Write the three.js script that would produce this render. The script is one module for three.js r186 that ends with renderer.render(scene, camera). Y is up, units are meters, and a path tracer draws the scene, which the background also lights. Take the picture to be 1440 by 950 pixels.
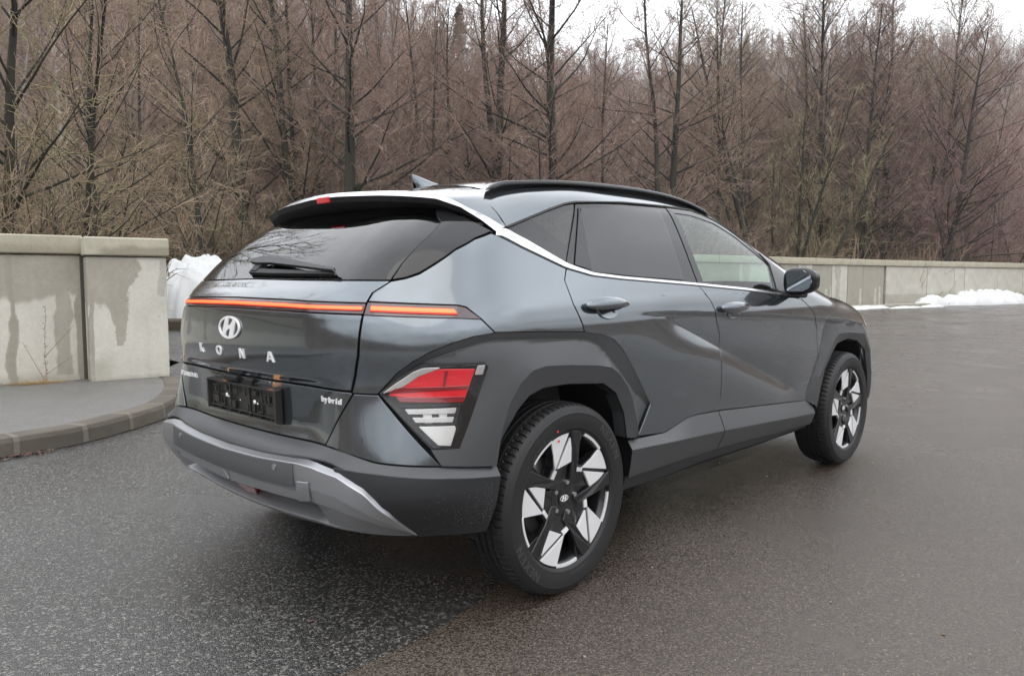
import * as THREE from 'three';
import { mergeGeometries, mergeVertices } from 'three/addons/utils/BufferGeometryUtils.js';
import { RoundedBoxGeometry } from 'three/addons/geometries/RoundedBoxGeometry.js';
import { FontLoader } from 'three/addons/loaders/FontLoader.js';
import { TextGeometry } from 'three/addons/geometries/TextGeometry.js';
import { ImprovedNoise } from 'three/addons/math/ImprovedNoise.js';

// ---------- camera, sky, sun, exposure ----------
const scene = new THREE.Scene();
const camera = new THREE.PerspectiveCamera(48.28, 1024 / 675, 0.05, 1500);
camera.position.set(-2.040, 1.123, 2.574);
camera.lookAt(-2.040 + 0.7187, 1.123 - 0.0763, 2.574 - 0.6911);
const clamp = (v, a, b) => Math.min(b, Math.max(a, v));
const smooth = (a, b, v) => { const t = clamp((v - a) / (b - a), 0, 1); return t * t * (3 - 2 * t); };
const noise = new ImprovedNoise();
const fbm = (x, y, z, n = 4) => { let a = 0, s = 1, t = 0; for (let i = 0; i < n; i++) { a += s * noise.noise(x, y, z); t += s; s *= 0.5; x = x * 2.03 + 7.1; y = y * 2.03 + 3.7; z *= 2.03; } return a / t; };
{ // an overcast sky: brightest overhead, slow banks of thicker and thinner cloud
  const W = 1024, H = 512, px = new Float32Array(W * H * 4);
  for (let j = 0; j < H; j++) for (let i = 0; i < W; i++) {
    const el = (j + 0.5) / H * Math.PI - Math.PI / 2, az = (i + 0.5) / W * 2 * Math.PI, s = Math.max(0, Math.sin(el)), c = Math.cos(el);
    const dx = c * Math.cos(az), dz = c * Math.sin(az), f = 1 / (s + 0.22);
    const cl = fbm(dx * f * 0.9 + 5, dz * f * 0.9, 1.5, 5), thin = 1 + 0.5 * cl + 0.3 * fbm(dx * f * 2.6, dz * f * 2.6 + 9, 4.2, 4);
    const l = (el < 0 ? 0.25 : 0.74 * (1 + 0.95 * smooth(0.10, 0.55, s))) * (el < 0 ? 1 : thin), k = (j * W + i) * 4, warm = Math.max(0, 1 - s * 3);
    px[k] = l * (0.965 + 0.015 * warm); px[k + 1] = l * 0.99; px[k + 2] = l * (1.035 - 0.07 * warm); px[k + 3] = 1;
  }
  const sky = new THREE.DataTexture(px, W, H, THREE.RGBAFormat, THREE.FloatType);
  sky.mapping = THREE.EquirectangularReflectionMapping; sky.magFilter = sky.minFilter = THREE.LinearFilter; sky.needsUpdate = true;
  scene.background = sky; scene.environment = sky;
}
const sun = new THREE.DirectionalLight(0xfff4e6, 0.5);
sun.position.set(-14, 40, 18); sun.target.position.set(1, 0, 0); sun.castShadow = true; sun.shadow.radius = 110;
sun.shadow.mapSize.set(2048, 2048); Object.assign(sun.shadow.camera, { left: -20, right: 20, top: 20, bottom: -20, near: 1, far: 120 });
scene.add(sun, sun.target);
const renderer = new THREE.WebGLRenderer({ antialias: true });
renderer.toneMapping = THREE.LinearToneMapping; renderer.toneMappingExposure = 1.68;
renderer.shadowMap.enabled = true;
scene.fog = new THREE.FogExp2(0xc3c8cc, 0.0005);

// ---------- helpers ----------
let seed = 7;
const rnd = () => { seed = (seed * 1664525 + 1013904223) >>> 0; return seed / 4294967296; };
const reseed = (n) => { seed = n >>> 0; rnd(); rnd(); };
const rr = (a, b) => a + (b - a) * rnd();
const V3 = (x, y, z) => new THREE.Vector3(x, y, z);
const used = {};
const numbered = (n) => { const k = used[n] ?? 0; used[n] = k + 1; return k ? `${n}_${String(k).padStart(3, '0')}` : n; };
function tag(o, label, category, group, kind) {
  if (label) o.userData.label = label; if (category) o.userData.category = category;
  if (group) o.userData.group = group; if (kind) o.userData.kind = kind; return o;
}
function add(name, geo, mat, parent = scene) {
  const m = new THREE.Mesh(geo, mat); m.name = parent === scene ? numbered(name) : name;
  m.castShadow = m.receiveShadow = true; parent.add(m); return m;
}
function thing(name, label, category, group, pos) {
  const g = new THREE.Group(); g.name = numbered(name); if (pos) g.position.set(...pos); scene.add(g); return tag(g, label, category, group);
}
function std(r, g, b, rough, o = {}) { const m = new THREE.MeshStandardMaterial({ roughness: rough, side: THREE.DoubleSide, ...o }); m.color.setRGB(r, g, b); return m; }
function phys(r, g, b, rough, o = {}) { const m = new THREE.MeshPhysicalMaterial({ roughness: rough, side: THREE.DoubleSide, ...o }); m.color.setRGB(r, g, b); return m; }
function tex(n, fn, repeat, srgb = false) {              // square tileable texture, fn(u, v) -> grey or [r, g, b] in 0..1
  const d = new Uint8Array(n * n * 4);
  for (let j = 0; j < n; j++) for (let i = 0; i < n; i++) {
    const c = fn(i, j), k = (j * n + i) * 4;
    if (typeof c === 'number') d[k] = d[k + 1] = d[k + 2] = clamp(c, 0, 1) * 255; else for (let q = 0; q < 3; q++) d[k + q] = clamp(c[q], 0, 1) * 255;
    d[k + 3] = 255;
  }
  const t = new THREE.DataTexture(d, n, n); t.wrapS = t.wrapT = THREE.RepeatWrapping; t.magFilter = t.minFilter = THREE.LinearFilter;
  if (srgb) t.colorSpace = THREE.SRGBColorSpace; t.repeat.set(repeat, repeat); t.needsUpdate = true; return t;
}
function geom(pos, idx, nor, uv) {
  const g = new THREE.BufferGeometry(); g.setAttribute('position', new THREE.Float32BufferAttribute(pos, 3));
  if (nor) g.setAttribute('normal', new THREE.Float32BufferAttribute(nor, 3));
  g.setAttribute('uv', new THREE.Float32BufferAttribute(uv ?? new Array(pos.length / 3 * 2).fill(0), 2));
  g.setIndex(idx); if (!nor) g.computeVertexNormals(); return g;
}
function mirrored(g) {
  const m = g.clone(), p = m.attributes.position, n = m.attributes.normal, i = m.index;
  for (let k = 0; k < p.count; k++) { p.setZ(k, -p.getZ(k)); n.setZ(k, -n.getZ(k)); }
  if (i) for (let k = 0; k < i.count; k += 3) { const t = i.getX(k); i.setX(k, i.getX(k + 1)); i.setX(k + 1, t); }
  return m;
}
const merged = (list) => mergeGeometries(list.map((g) => { const q = g.index ? g.toNonIndexed() : g.clone(); for (const k of Object.keys(q.attributes)) if (!['position', 'normal', 'uv'].includes(k)) q.deleteAttribute(k); if (!q.attributes.uv) q.setAttribute('uv', new THREE.Float32BufferAttribute(new Array(q.attributes.position.count * 2).fill(0), 2)); return q; }));
// ---------- the body as one smooth surface: x forward, y up, z to the car's right ----------
function curve(pts) {                                   // monotone cubic through [t, value] pairs
  const n = pts.length, d = [], m = [];
  for (let i = 0; i < n - 1; i++) d.push((pts[i + 1][1] - pts[i][1]) / (pts[i + 1][0] - pts[i][0]));
  for (let i = 0; i < n; i++) m.push(i === 0 ? d[0] : i === n - 1 ? d[n - 2] : d[i - 1] * d[i] <= 0 ? 0 : 2 * d[i - 1] * d[i] / (d[i - 1] + d[i]));
  return (t) => {
    if (t <= pts[0][0]) return pts[0][1] + m[0] * (t - pts[0][0]);
    if (t >= pts[n - 1][0]) return pts[n - 1][1] + m[n - 1] * (t - pts[n - 1][0]);
    let i = 0; while (t > pts[i + 1][0]) i++;
    const h = pts[i + 1][0] - pts[i][0], u = (t - pts[i][0]) / h, u2 = u * u, u3 = u2 * u;
    return (2 * u3 - 3 * u2 + 1) * pts[i][1] + (u3 - 2 * u2 + u) * h * m[i] + (3 * u2 - 2 * u3) * pts[i + 1][1] + (u3 - u2) * h * m[i + 1];
  };
}
const smax = (a, b, k) => { const h = Math.max(k - Math.abs(a - b), 0) / k; return Math.max(a, b) + h * h * k * 0.25; };
const SIDE = curve([[0.15, 0.80], [0.30, 0.862], [0.45, 0.880], [0.60, 0.887], [0.75, 0.892], [0.88, 0.896], [0.96, 0.892], [1.02, 0.877], [1.08, 0.852], [1.14, 0.826], [1.30, 0.757], [1.45, 0.682], [1.55, 0.62]]);
const XR = curve([[0.20, -0.60], [0.30, -0.70], [0.38, -0.755], [0.50, -0.815], [0.56, -0.81], [0.60, -0.77], [0.65, -0.757], [0.72, -0.76], [0.785, -0.77], [0.81, -0.79], [0.90, -0.803], [1.00, -0.797], [1.05, -0.785], [1.08, -0.76], [1.12, -0.712], [1.22, -0.60], [1.32, -0.475], [1.42, -0.325], [1.50, -0.19]]);
const YR = curve([[-0.7, 1.30], [-0.45, 1.425], [-0.2, 1.485], [0.1, 1.532], [0.5, 1.560], [0.9, 1.565], [1.2, 1.553], [1.4, 1.525], [1.65, 1.455], [1.92, 1.355], [2.135, 1.27], [2.4, 1.14], [2.55, 1.09], [2.8, 1.055], [3.1, 0.985], [3.3, 0.89], [3.5, 0.68]]);
const XF = curve([[0.2, 3.42], [0.5, 3.52], [0.7, 3.50], [0.9, 3.40], [1.0, 3.3]]);
const XRC = curve([[0.20, -0.62], [0.30, -0.715], [0.40, -0.772], [0.52, -0.793], [0.66, -0.794], [0.80, -0.794], [0.90, -0.803], [1.00, -0.794], [1.04, -0.777], [1.08, -0.749], [1.12, -0.708], [1.22, -0.60], [1.32, -0.475], [1.42, -0.325], [1.50, -0.19]]);   // without the ledge, for the corners
const wide = (f, t) => (f(t + 0.08) - f(t - 0.08)) / 0.16;
const slope = (f, t) => (f(t + 0.01) - f(t - 0.01)) / 0.02;
function crease(x, y) {                                  // shoulder line and the diagonal valley pressed into the doors
  const sh = curve([[0.1, 1.015], [0.6, 1.0], [1.2, 0.975], [2.0, 0.93], [2.6, 0.88]])(x);
  const on = smooth(0.3, 0.75, x) * (1 - smooth(2.6, 3.0, x));
  let r = on * -0.010 * smooth(0.0, 0.024, sh - y) * (1 - smooth(0.05, 0.22, sh - y));
  // diagonal from (0.55,1.0) to (1.95,0.53): distance, positive below it to the rear
  const dx = 1.40, dy = -0.47, L = Math.hypot(dx, dy), d = ((x - 0.55) * dy - (y - 1.0) * dx) / L, t = ((x - 0.55) * dx + (y - 1.0) * dy) / L / L;
  const w = smooth(-0.03, 0.28, t) * (1 - smooth(0.86, 1.03, t));
  const dp = Math.sqrt(Math.max(d, 0) ** 2 + 1e-5) - 0.00316, dn = Math.sqrt(Math.min(d, 0) ** 2 + 1e-5) - 0.00316;
  r += w * (-0.015 * Math.exp(-dn / 0.12) + 0.025 * (1 - Math.exp(-dp / 0.055)));
  return r;
}
function F(x, y, z) {
  z = Math.abs(z);
  const Y = y;
  const Zs = SIDE(Y) + (Y < 1.06 ? crease(x, Y) : 0) - 0.05 * smooth(2.3, 3.4, x) - 0.055 * smooth(0.5, -0.6, x) * smooth(1.0, 1.35, y) - 0.05 * smooth(1.2, 2.3, x) * smooth(1.05, 1.4, y);
  const a = (z - Zs) / Math.hypot(1, wide(SIDE, Y));
  const kr = 0.08 + 0.07 * smooth(0.5, 0.85, y) - 0.10 * smooth(0.98, 1.28, y) + 0.03 * smooth(0.48, 0.35, y);
  const wk = smooth(0.40, 0.64, z), xr = XR(y) * (1 - wk) + XRC(y) * wk;
  const b = (xr + kr * z * z + 0.03 * smooth(0.35, 0.8, z) * smooth(1.06, 1.3, y) - x) / Math.hypot(1, wide(XRC, y));
  const crown = x < 1.2 ? 0.085 : 0.085 + 0.06 * smooth(1.2, 1.7, x) - 0.06 * smooth(2.1, 2.5, x);
  const c = (Y - YR(x) + crown * z * z) / Math.hypot(1, slope(YR, x));
  const d = (x - XF(y) + 0.32 * z * z) / Math.hypot(1, slope(XF, y));
  const kc = 0.29 + 0.14 * smooth(0.40, 0.85, y) - 0.17 * smooth(0.98, 1.28, y) + 0.1 * smooth(0.48, 0.35, y);
  return smax(smax(a, b, kc), smax(c, d, 0.15), 0.13);
}
const CX = -0.1, CZ = 0.45, CR = 0.4, FX = 2.75;         // corner centres of the wrap coordinate
const S1 = CZ + CR * Math.PI / 2, S2 = S1 + FX - CX, S3 = S2 + CR * Math.PI / 2;
function frame(s) {                                     // ray for wrap coordinate s: start x, z and direction
  const q = Math.abs(s), g = s < 0 ? -1 : 1;
  if (q < CZ) return [CX, s, -1, 0];
  if (q < S1) { const a = (q - CZ) / CR; return [CX, CZ * g, -Math.cos(a), Math.sin(a) * g]; }
  if (q < S2) return [CX + q - S1, CZ * g, 0, g];
  if (q < S3) { const a = (q - S2) / CR; return [FX, CZ * g, Math.sin(a), Math.cos(a) * g]; }
  return [FX, (CZ - (q - S3)) * g, 1, 0];
}
function wrapOf(x, z) {
  const q = Math.abs(z), g = z < 0 ? -1 : 1;
  if (x < CX) return q < CZ ? z : g * (CZ + CR * Math.atan2(q - CZ, CX - x));
  if (x < FX) return g * (S1 + x - CX);
  return q < CZ ? g * (S3 + CZ - q) : g * (S2 + CR * Math.atan2(x - FX, q - CZ));
}
function onBody(s, y) {
  const [x, z, dx, dz] = frame(s); let lo = 0, hi = 1.3;
  if (F(x, y, z) > 0) return [x, y, z];
  for (let i = 0; i < 26; i++) { const m = (lo + hi) / 2; F(x + dx * m, y, z + dz * m) > 0 ? hi = m : lo = m; }
  return [x + dx * lo, y, z + dz * lo];
}
function normalAt(p, e = 0.0025) {
  const n = [F(p[0] + e, p[1], p[2]) - F(p[0] - e, p[1], p[2]), F(p[0], p[1] + e, p[2]) - F(p[0], p[1] - e, p[2]), F(p[0], p[1], p[2] + e) - F(p[0], p[1], p[2] - e)];
  const l = Math.hypot(...n) || 1; return n.map((v) => v / l);
}
// ---------- sheet-metal tools ----------
const sub3 = (a, b) => [a[0] - b[0], a[1] - b[1], a[2] - b[2]];
const cross3 = (a, b) => [a[1] * b[2] - a[2] * b[1], a[2] * b[0] - a[0] * b[2], a[0] * b[1] - a[1] * b[0]];
const unit3 = (a) => { const l = Math.hypot(...a) || 1; return a.map((v) => v / l); };
const lift = (p, n, d) => [p[0] + n[0] * d, p[1] + n[1] * d, p[2] + n[2] * d];
const at = (s, y, off = 0) => { const p = onBody(s, y), n = normalAt(p); return { p: lift(p, n, off), n }; };
const area2 = (P) => { let a = 0; for (let i = 0; i < P.length; i++) { const q = P[(i + 1) % P.length]; a += P[i][0] * q[1] - q[0] * P[i][1]; } return a / 2; };
function inset(P, d) {                                  // move a counter-clockwise outline inward by d
  const n = P.length;
  return P.map((p, i) => {
    const a = P[(i + n - 1) % n], b = P[(i + 1) % n];
    const u = [p[0] - a[0], p[1] - a[1]], v = [b[0] - p[0], b[1] - p[1]], lu = Math.hypot(...u) || 1, lv = Math.hypot(...v) || 1;
    const n1 = [-u[1] / lu, u[0] / lu], n2 = [-v[1] / lv, v[0] / lv], m = [n1[0] + n2[0], n1[1] + n2[1]], k = Math.max(0.5, 1 + n1[0] * n2[0] + n1[1] * n2[1]);
    return [p[0] + m[0] * d / k, p[1] + m[1] * d / k];
  });
}
function clipHalf(P, ax, v, keepGreater) {
  const o = [];
  for (let i = 0; i < P.length; i++) {
    const a = P[i], b = P[(i + 1) % P.length], da = keepGreater ? a[ax] - v : v - a[ax], db = keepGreater ? b[ax] - v : v - b[ax];
    if (da >= 0) o.push(a);
    if ((da > 0 && db < 0) || (da < 0 && db > 0)) { const t = da / (da - db); o.push([a[0] + (b[0] - a[0]) * t, a[1] + (b[1] - a[1]) * t]); }
  }
  return o;
}
// a panel cut from the body: outline [[s, y], ...]; o = { off, gap, depth, cell, place }
function panelGeo(outline, o = {}) {
  const { off = 0, gap = 0.0025, depth = 0.014, cell = 0.022, place = null } = o;
  let P = area2(outline) < 0 ? [...outline].reverse() : outline; if (gap) P = inset(P, gap);
  const put = place ?? ((s, y) => at(s, y, typeof off === 'function' ? off(s, y) : off));
  const pos = [], nor = [], uv = [], idx = [], seen = new Map();
  const vert = (s, y) => {
    const k = `${s.toFixed(5)},${y.toFixed(5)}`; if (seen.has(k)) return seen.get(k);
    const { p, n } = put(s, y), i = pos.length / 3; pos.push(...p); nor.push(...n); uv.push(s, y); seen.set(k, i); return i;
  };
  const tri = (a, b, c) => {                            // face outward
    if (a === b || b === c || a === c) return;
    const A = pos.slice(3 * a, 3 * a + 3), f = cross3(sub3(pos.slice(3 * b, 3 * b + 3), A), sub3(pos.slice(3 * c, 3 * c + 3), A));
    if (Math.hypot(...f) < 1e-13) return;
    const n = nor.slice(3 * a, 3 * a + 3); f[0] * n[0] + f[1] * n[1] + f[2] * n[2] >= 0 ? idx.push(a, b, c) : idx.push(a, c, b);
  };
  for (const T of THREE.ShapeUtils.triangulateShape(P.map((p) => new THREE.Vector2(p[0], p[1])), [])) {
    const t = T.map((k) => P[k]), tx = t.map((p) => p[0]), ty = t.map((p) => p[1]);
    for (let i = Math.floor(Math.min(...tx) / cell); i * cell < Math.max(...tx); i++) {
      const col = clipHalf(clipHalf(t, 0, i * cell, true), 0, (i + 1) * cell, false); if (col.length < 3) continue;
      for (let j = Math.floor(Math.min(...ty) / cell); j * cell < Math.max(...ty); j++) {
        const c = clipHalf(clipHalf(col, 1, j * cell, true), 1, (j + 1) * cell, false); if (c.length < 3) continue;
        const ids = c.map((p) => vert(p[0], p[1])); for (let k = 1; k < ids.length - 1; k++) tri(ids[0], ids[k], ids[k + 1]);
      }
    }
  }
  if (depth) for (let i = 0; i < P.length; i++) {       // rounded edge and the return flange behind it
    const a = P[i], b = P[(i + 1) % P.length], L = Math.hypot(b[0] - a[0], b[1] - a[1]), n = Math.max(1, Math.ceil(L / cell)); if (L < 1e-6) continue;
    let last = null;
    for (let k = 0; k <= n; k++) {
      const s = a[0] + (b[0] - a[0]) * k / n, y = a[1] + (b[1] - a[1]) * k / n, e = put(s, y), e2 = put(s + (b[0] - a[0]) / L * 0.002, y + (b[1] - a[1]) / L * 0.002);
      const out = unit3(cross3(unit3(sub3(e2.p, e.p)), e.n)), i0 = pos.length / 3, r = 0.0018;
      const rows = [[e.p, e.n], [lift(lift(e.p, e.n, -r * 0.4), out, r * 0.7), unit3(e.n.map((v, q) => v + out[q]))], [lift(lift(e.p, e.n, -r * 1.4), out, r), out], [lift(lift(e.p, e.n, -depth), out, r), out]];
      for (const [p, nn] of rows) { pos.push(...p); nor.push(...nn); uv.push(s, y); }
      if (last !== null) for (let q = 0; q < 3; q++) { tri(last + q, i0 + q, i0 + q + 1); tri(last + q, i0 + q + 1, last + q + 1); }
      last = i0;
    }
  }
  return geom(pos, idx, nor, uv);
}
function resample(row, n) {
  const d = [0]; for (let i = 1; i < row.length; i++) d.push(d[i - 1] + Math.hypot(row[i][0] - row[i - 1][0], row[i][1] - row[i - 1][1], row[i].length > 3 ? 0 : 0));
  const T = d[d.length - 1], out = []; let j = 0;
  for (let k = 0; k < n; k++) {
    const t = T * k / (n - 1); while (j < row.length - 2 && t > d[j + 1]) j++;
    const u = clamp((t - d[j]) / (d[j + 1] - d[j] || 1), 0, 1); out.push(row[j].map((v, q) => v + (row[j + 1][q] - v) * u));
  }
  return out;
}
function matchRows(rows, n) {                             // rows with equally many points, kept in step
  const m = rows[0].length, d = [0];
  for (let i = 1; i < m; i++) d.push(d[i - 1] + Math.max(...rows.map((r) => Math.hypot(...r[i].map((v, q) => v - r[i - 1][q])))));
  return rows.map((r) => { const out = []; let j = 0; for (let k = 0; k < n; k++) { const t = d[m - 1] * k / (n - 1); while (j < m - 2 && t > d[j + 1]) j++; const u = clamp((t - d[j]) / (d[j + 1] - d[j] || 1), 0, 1); out.push(r[j].map((v, q) => v + (r[j + 1][q] - v) * u)); } return out; });
}
// strips between outlines: rows of [s, y, lift] (or of 3-D points with o.xyz), each strip flat across, its creases rounded
function loftGeo(rows, o = {}) {
  const { n = 40, bevel = 0.004, sub = 3, xyz = false, closed = false } = o;
  const R = o.match ? matchRows(rows, n) : rows.map((r) => resample(r, n)), pos = [], nor = [], uv = [], idx = [];
  const P3 = (q) => xyz ? q : at(q[0], q[1], q[2]).p;
  let prevLast = null;
  for (let j = 0; j < R.length - 1; j++) {
    const strip = [];
    for (let q = 0; q <= sub; q++) strip.push(R[j].map((a, k) => {
      const b = R[j + 1][k], L = xyz ? Math.hypot(...sub3(b, a)) : Math.hypot(b[0] - a[0], b[1] - a[1], b[2] - a[2]), e = Math.min(0.3, bevel / (L || 1));
      const t0 = j > 0 ? e : 0, t1 = j < R.length - 2 ? 1 - e : 1, t = t0 + (t1 - t0) * q / sub;
      return P3(a.map((v, w) => v + (b[w] - v) * t));
    }));
    const base = pos.length / 3, N = [];
    for (let q = 0; q <= sub; q++) for (let k = 0; k < n; k++) {
      const tu = sub3(strip[q][Math.min(n - 1, k + 1)], strip[q][Math.max(0, k - 1)]), tv = sub3(strip[Math.min(sub, q + 1)][k], strip[Math.max(0, q - 1)][k]);
      let nn = unit3(cross3(tu, tv)); N.push(nn);
    }
    // outward: away from the car's middle line
    let dot = 0; for (let k = 0; k < N.length; k += 7) { const p = strip[Math.floor(k / n)][k % n]; const c = xyz && o.away ? sub3(p, o.away) : [p[0] - clamp(p[0], 0.2, 2.4), p[1] - 0.75, p[2]]; dot += N[k][0] * c[0] + N[k][1] * c[1] * 0.4 + N[k][2] * c[2]; }
    const flip = dot < 0 !== !!o.flip;
    for (let q = 0; q <= sub; q++) for (let k = 0; k < n; k++) { pos.push(...strip[q][k]); nor.push(...(flip ? N[q * n + k].map((v) => -v) : N[q * n + k])); uv.push(k / n, j + q / sub); }
    const quad = (a, b, c, d) => flip ? idx.push(a, c, b, b, c, d) : idx.push(a, b, c, b, d, c);
    for (let q = 0; q < sub; q++) for (let k = 0; k < n - 1; k++) quad(base + q * n + k, base + q * n + k + 1, base + (q + 1) * n + k, base + (q + 1) * n + k + 1);
    if (prevLast !== null && bevel) for (let k = 0; k < n - 1; k++) quad(prevLast + k, prevLast + k + 1, base + k, base + k + 1);
    prevLast = base + sub * n;
  }
  return geom(pos, idx, nor, uv);
}
const both = (name, geo, mat, parent, label) => { const a = add(name, geo, mat, parent), b = add(name, mirrored(geo), mat, parent); if (label) { a.userData.label = label; b.userData.label = label; } return [a, b]; };
const lerpRow = (row, off) => row.map((p) => [p[0], p[1], off]);
// ---------- the car ----------
const fontBold = await new FontLoader().loadAsync('fonts/droid/droid_sans_bold.typeface.json');
const fontReg = await new FontLoader().loadAsync('fonts/droid/droid_sans_regular.typeface.json');
const grain = (() => { reseed(3); const a = new Float32Array(256 * 256); for (let i = 0; i < a.length; i++) a[i] = rnd(); return a; })();
const plasticBump = tex(256, (i, j) => grain[j * 256 + i] * 0.6 + grain[((j >> 1) * 256 + (i >> 1)) % 65536] * 0.4, 14);
const paint = phys(0.128, 0.146, 0.162, 0.13, { metalness: 0.85, clearcoat: 1, clearcoatRoughness: 0.012 });
const cladding = std(0.050, 0.052, 0.055, 0.42, { bumpMap: plasticBump, bumpScale: 0.0002 });
const blackPlastic = std(0.016, 0.017, 0.019, 0.45, { bumpMap: plasticBump, bumpScale: 0.0002 });
const gloss = phys(0.012, 0.012, 0.013, 0.08, { ior: 1.45 });
const privacy = phys(0.20, 0.205, 0.215, 0.01, { transmission: 1, thickness: 0, ior: 1.55 });
const seal = std(0.008, 0.008, 0.009, 0.6);
const satin = std(0.62, 0.63, 0.65, 0.24, { metalness: 0.9 });
const silver = std(0.37, 0.375, 0.39, 0.36, { metalness: 0.8, bumpMap: plasticBump, bumpScale: 0.0001 });
const skidDark = std(0.13, 0.133, 0.14, 0.45, { metalness: 0.6, bumpMap: plasticBump, bumpScale: 0.0002 });
const chrome = std(0.85, 0.85, 0.87, 0.10, { metalness: 1 });
const mirrorGlass = std(0.42, 0.45, 0.48, 0.02, { metalness: 1 });
const badge = std(0.82, 0.82, 0.82, 0.30, { metalness: 0.25 });
const innerDark = std(0.006, 0.006, 0.007, 0.8);
const lensRed = phys(0.62, 0.006, 0.016, 0.12, { clearcoat: 1, clearcoatRoughness: 0.02, emissive: 0x300204, emissiveIntensity: 0.6 });
const lensDeep = phys(0.20, 0.004, 0.008, 0.12, { clearcoat: 1, clearcoatRoughness: 0.02 });
const lensClear = phys(0.50, 0.49, 0.48, 0.10, { clearcoat: 1, clearcoatRoughness: 0.02, metalness: 0.4 });
const lensSmoke = phys(0.045, 0.02, 0.02, 0.08, { clearcoat: 1, clearcoatRoughness: 0.02 });
const glow = std(0.9, 0.2, 0.08, 0.3, { emissive: 0xff4212, emissiveIntensity: 1.5 }), glowDim = std(0.3, 0.02, 0.01, 0.2, { emissive: 0xb01004, emissiveIntensity: 0.35 });
const pane = phys(0.76, 0.90, 0.84, 0.01, { transmission: 1, thickness: 0, ior: 1.5 });
const mirror1 = (P) => P.map(([s, y]) => [-s, y]).reverse();
const whole = (half) => [...half, ...mirror1(half)];      // outlines that run across the back: right half from the middle, then its mirror image
const car = thing('parked_car', 'dark grey crossover car with grey plastic arches, seen from behind on the wet road', 'car');

// rear arch outlines in [wrap, height]
const A0 = [[0.615, 0.779], [0.650, 0.841], [0.680, 0.875], [0.711, 0.902], [0.756, 0.929], [0.804, 0.947], [0.862, 0.957], [1.030, 0.950], [1.261, 0.938], [1.369, 0.923], [1.438, 0.901], [1.497, 0.858], [1.554, 0.796], [1.612, 0.729], [1.697, 0.624]];
const A1 = [[0.629, 0.782], [0.669, 0.836], [0.700, 0.868], [0.735, 0.888], [0.775, 0.907], [0.829, 0.925], [0.873, 0.931], [1.018, 0.924], [1.250, 0.911], [1.322, 0.898], [1.376, 0.874], [1.484, 0.786], [1.586, 0.697], [1.688, 0.623], [1.612, 0.507]];
const A2 = [[0.852, 0.537], [0.868, 0.647], [0.893, 0.729], [0.931, 0.793], [0.977, 0.829], [1.033, 0.838], [1.158, 0.831], [1.317, 0.816], [1.397, 0.803], [1.449, 0.773], [1.505, 0.719], [1.536, 0.677], [1.575, 0.580], [1.598, 0.506]];
const A3 = [[0.829, 0.330], [0.847, 0.414], [0.856, 0.545], [0.876, 0.610], [0.907, 0.656], [0.939, 0.702], [0.981, 0.738], [1.040, 0.757], [1.160, 0.758], [1.370, 0.740], [1.451, 0.696], [1.508, 0.611], [1.534, 0.512], [1.529, 0.300]];
const F1 = [[3.243, 0.462], [3.234, 0.508], [3.355, 0.683], [3.415, 0.777], [3.485, 0.897], [3.601, 0.900], [3.790, 0.888], [4.103, 0.850], [4.20, 0.776], [4.28, 0.66], [4.30, 0.45]];
const F2 = [[3.325, 0.421], [3.331, 0.428], [3.363, 0.585], [3.541, 0.765], [3.641, 0.813], [3.85, 0.808], [4.096, 0.790], [4.197, 0.685], [4.250, 0.521], [4.27, 0.35]];
const F3 = [[3.40, 0.30], [3.404, 0.400], [3.425, 0.495], [3.474, 0.613], [3.575, 0.706], [3.652, 0.750], [3.84, 0.768], [4.024, 0.745], [4.167, 0.679], [4.225, 0.524], [4.262, 0.345], [4.262, 0.247]];
const segD = (p, a, b) => { const dx = b[0] - a[0], dy = b[1] - a[1], t = clamp(((p[0] - a[0]) * dx + (p[1] - a[1]) * dy) / (dx * dx + dy * dy), 0, 1); return Math.hypot(p[0] - a[0] - dx * t, p[1] - a[1] - dy * t); };
const lineD = (p, L) => { let d = 9; for (let i = 0; i < L.length - 1; i++) d = Math.min(d, segD(p, L[i], L[i + 1])); return d; };
const between = (La, Lb, oa, ob) => { const f = (s, y) => { const a = lineD([s, y], La), b = lineD([s, y], Lb); return oa + (ob - oa) * a / (a + b + 1e-9); }; return (s, y) => { const q = Math.min(0.045, 0.7 * lineD([s, y], La), 0.7 * lineD([s, y], Lb)); let t = f(s, y); for (let k = 0; k < 8; k++) t += f(s + q * Math.cos(k * Math.PI / 4), y + q * Math.sin(k * Math.PI / 4)); return t / 9; }; };
const bent = (off) => (s, y) => {                         // a lifted sheet with its true normal
  const e = 0.003, p = at(s, y, off(s, y)).p, a = at(s + e, y, off(s + e, y)).p, b = at(s, y + e, off(s, y + e)).p, n0 = at(s, y).n;
  let n = unit3(cross3(sub3(a, p), sub3(b, p))); if (n[0] * n0[0] + n[1] * n0[1] + n[2] * n0[2] < 0) n = n.map((v) => -v);
  return { p, n };
};
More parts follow.
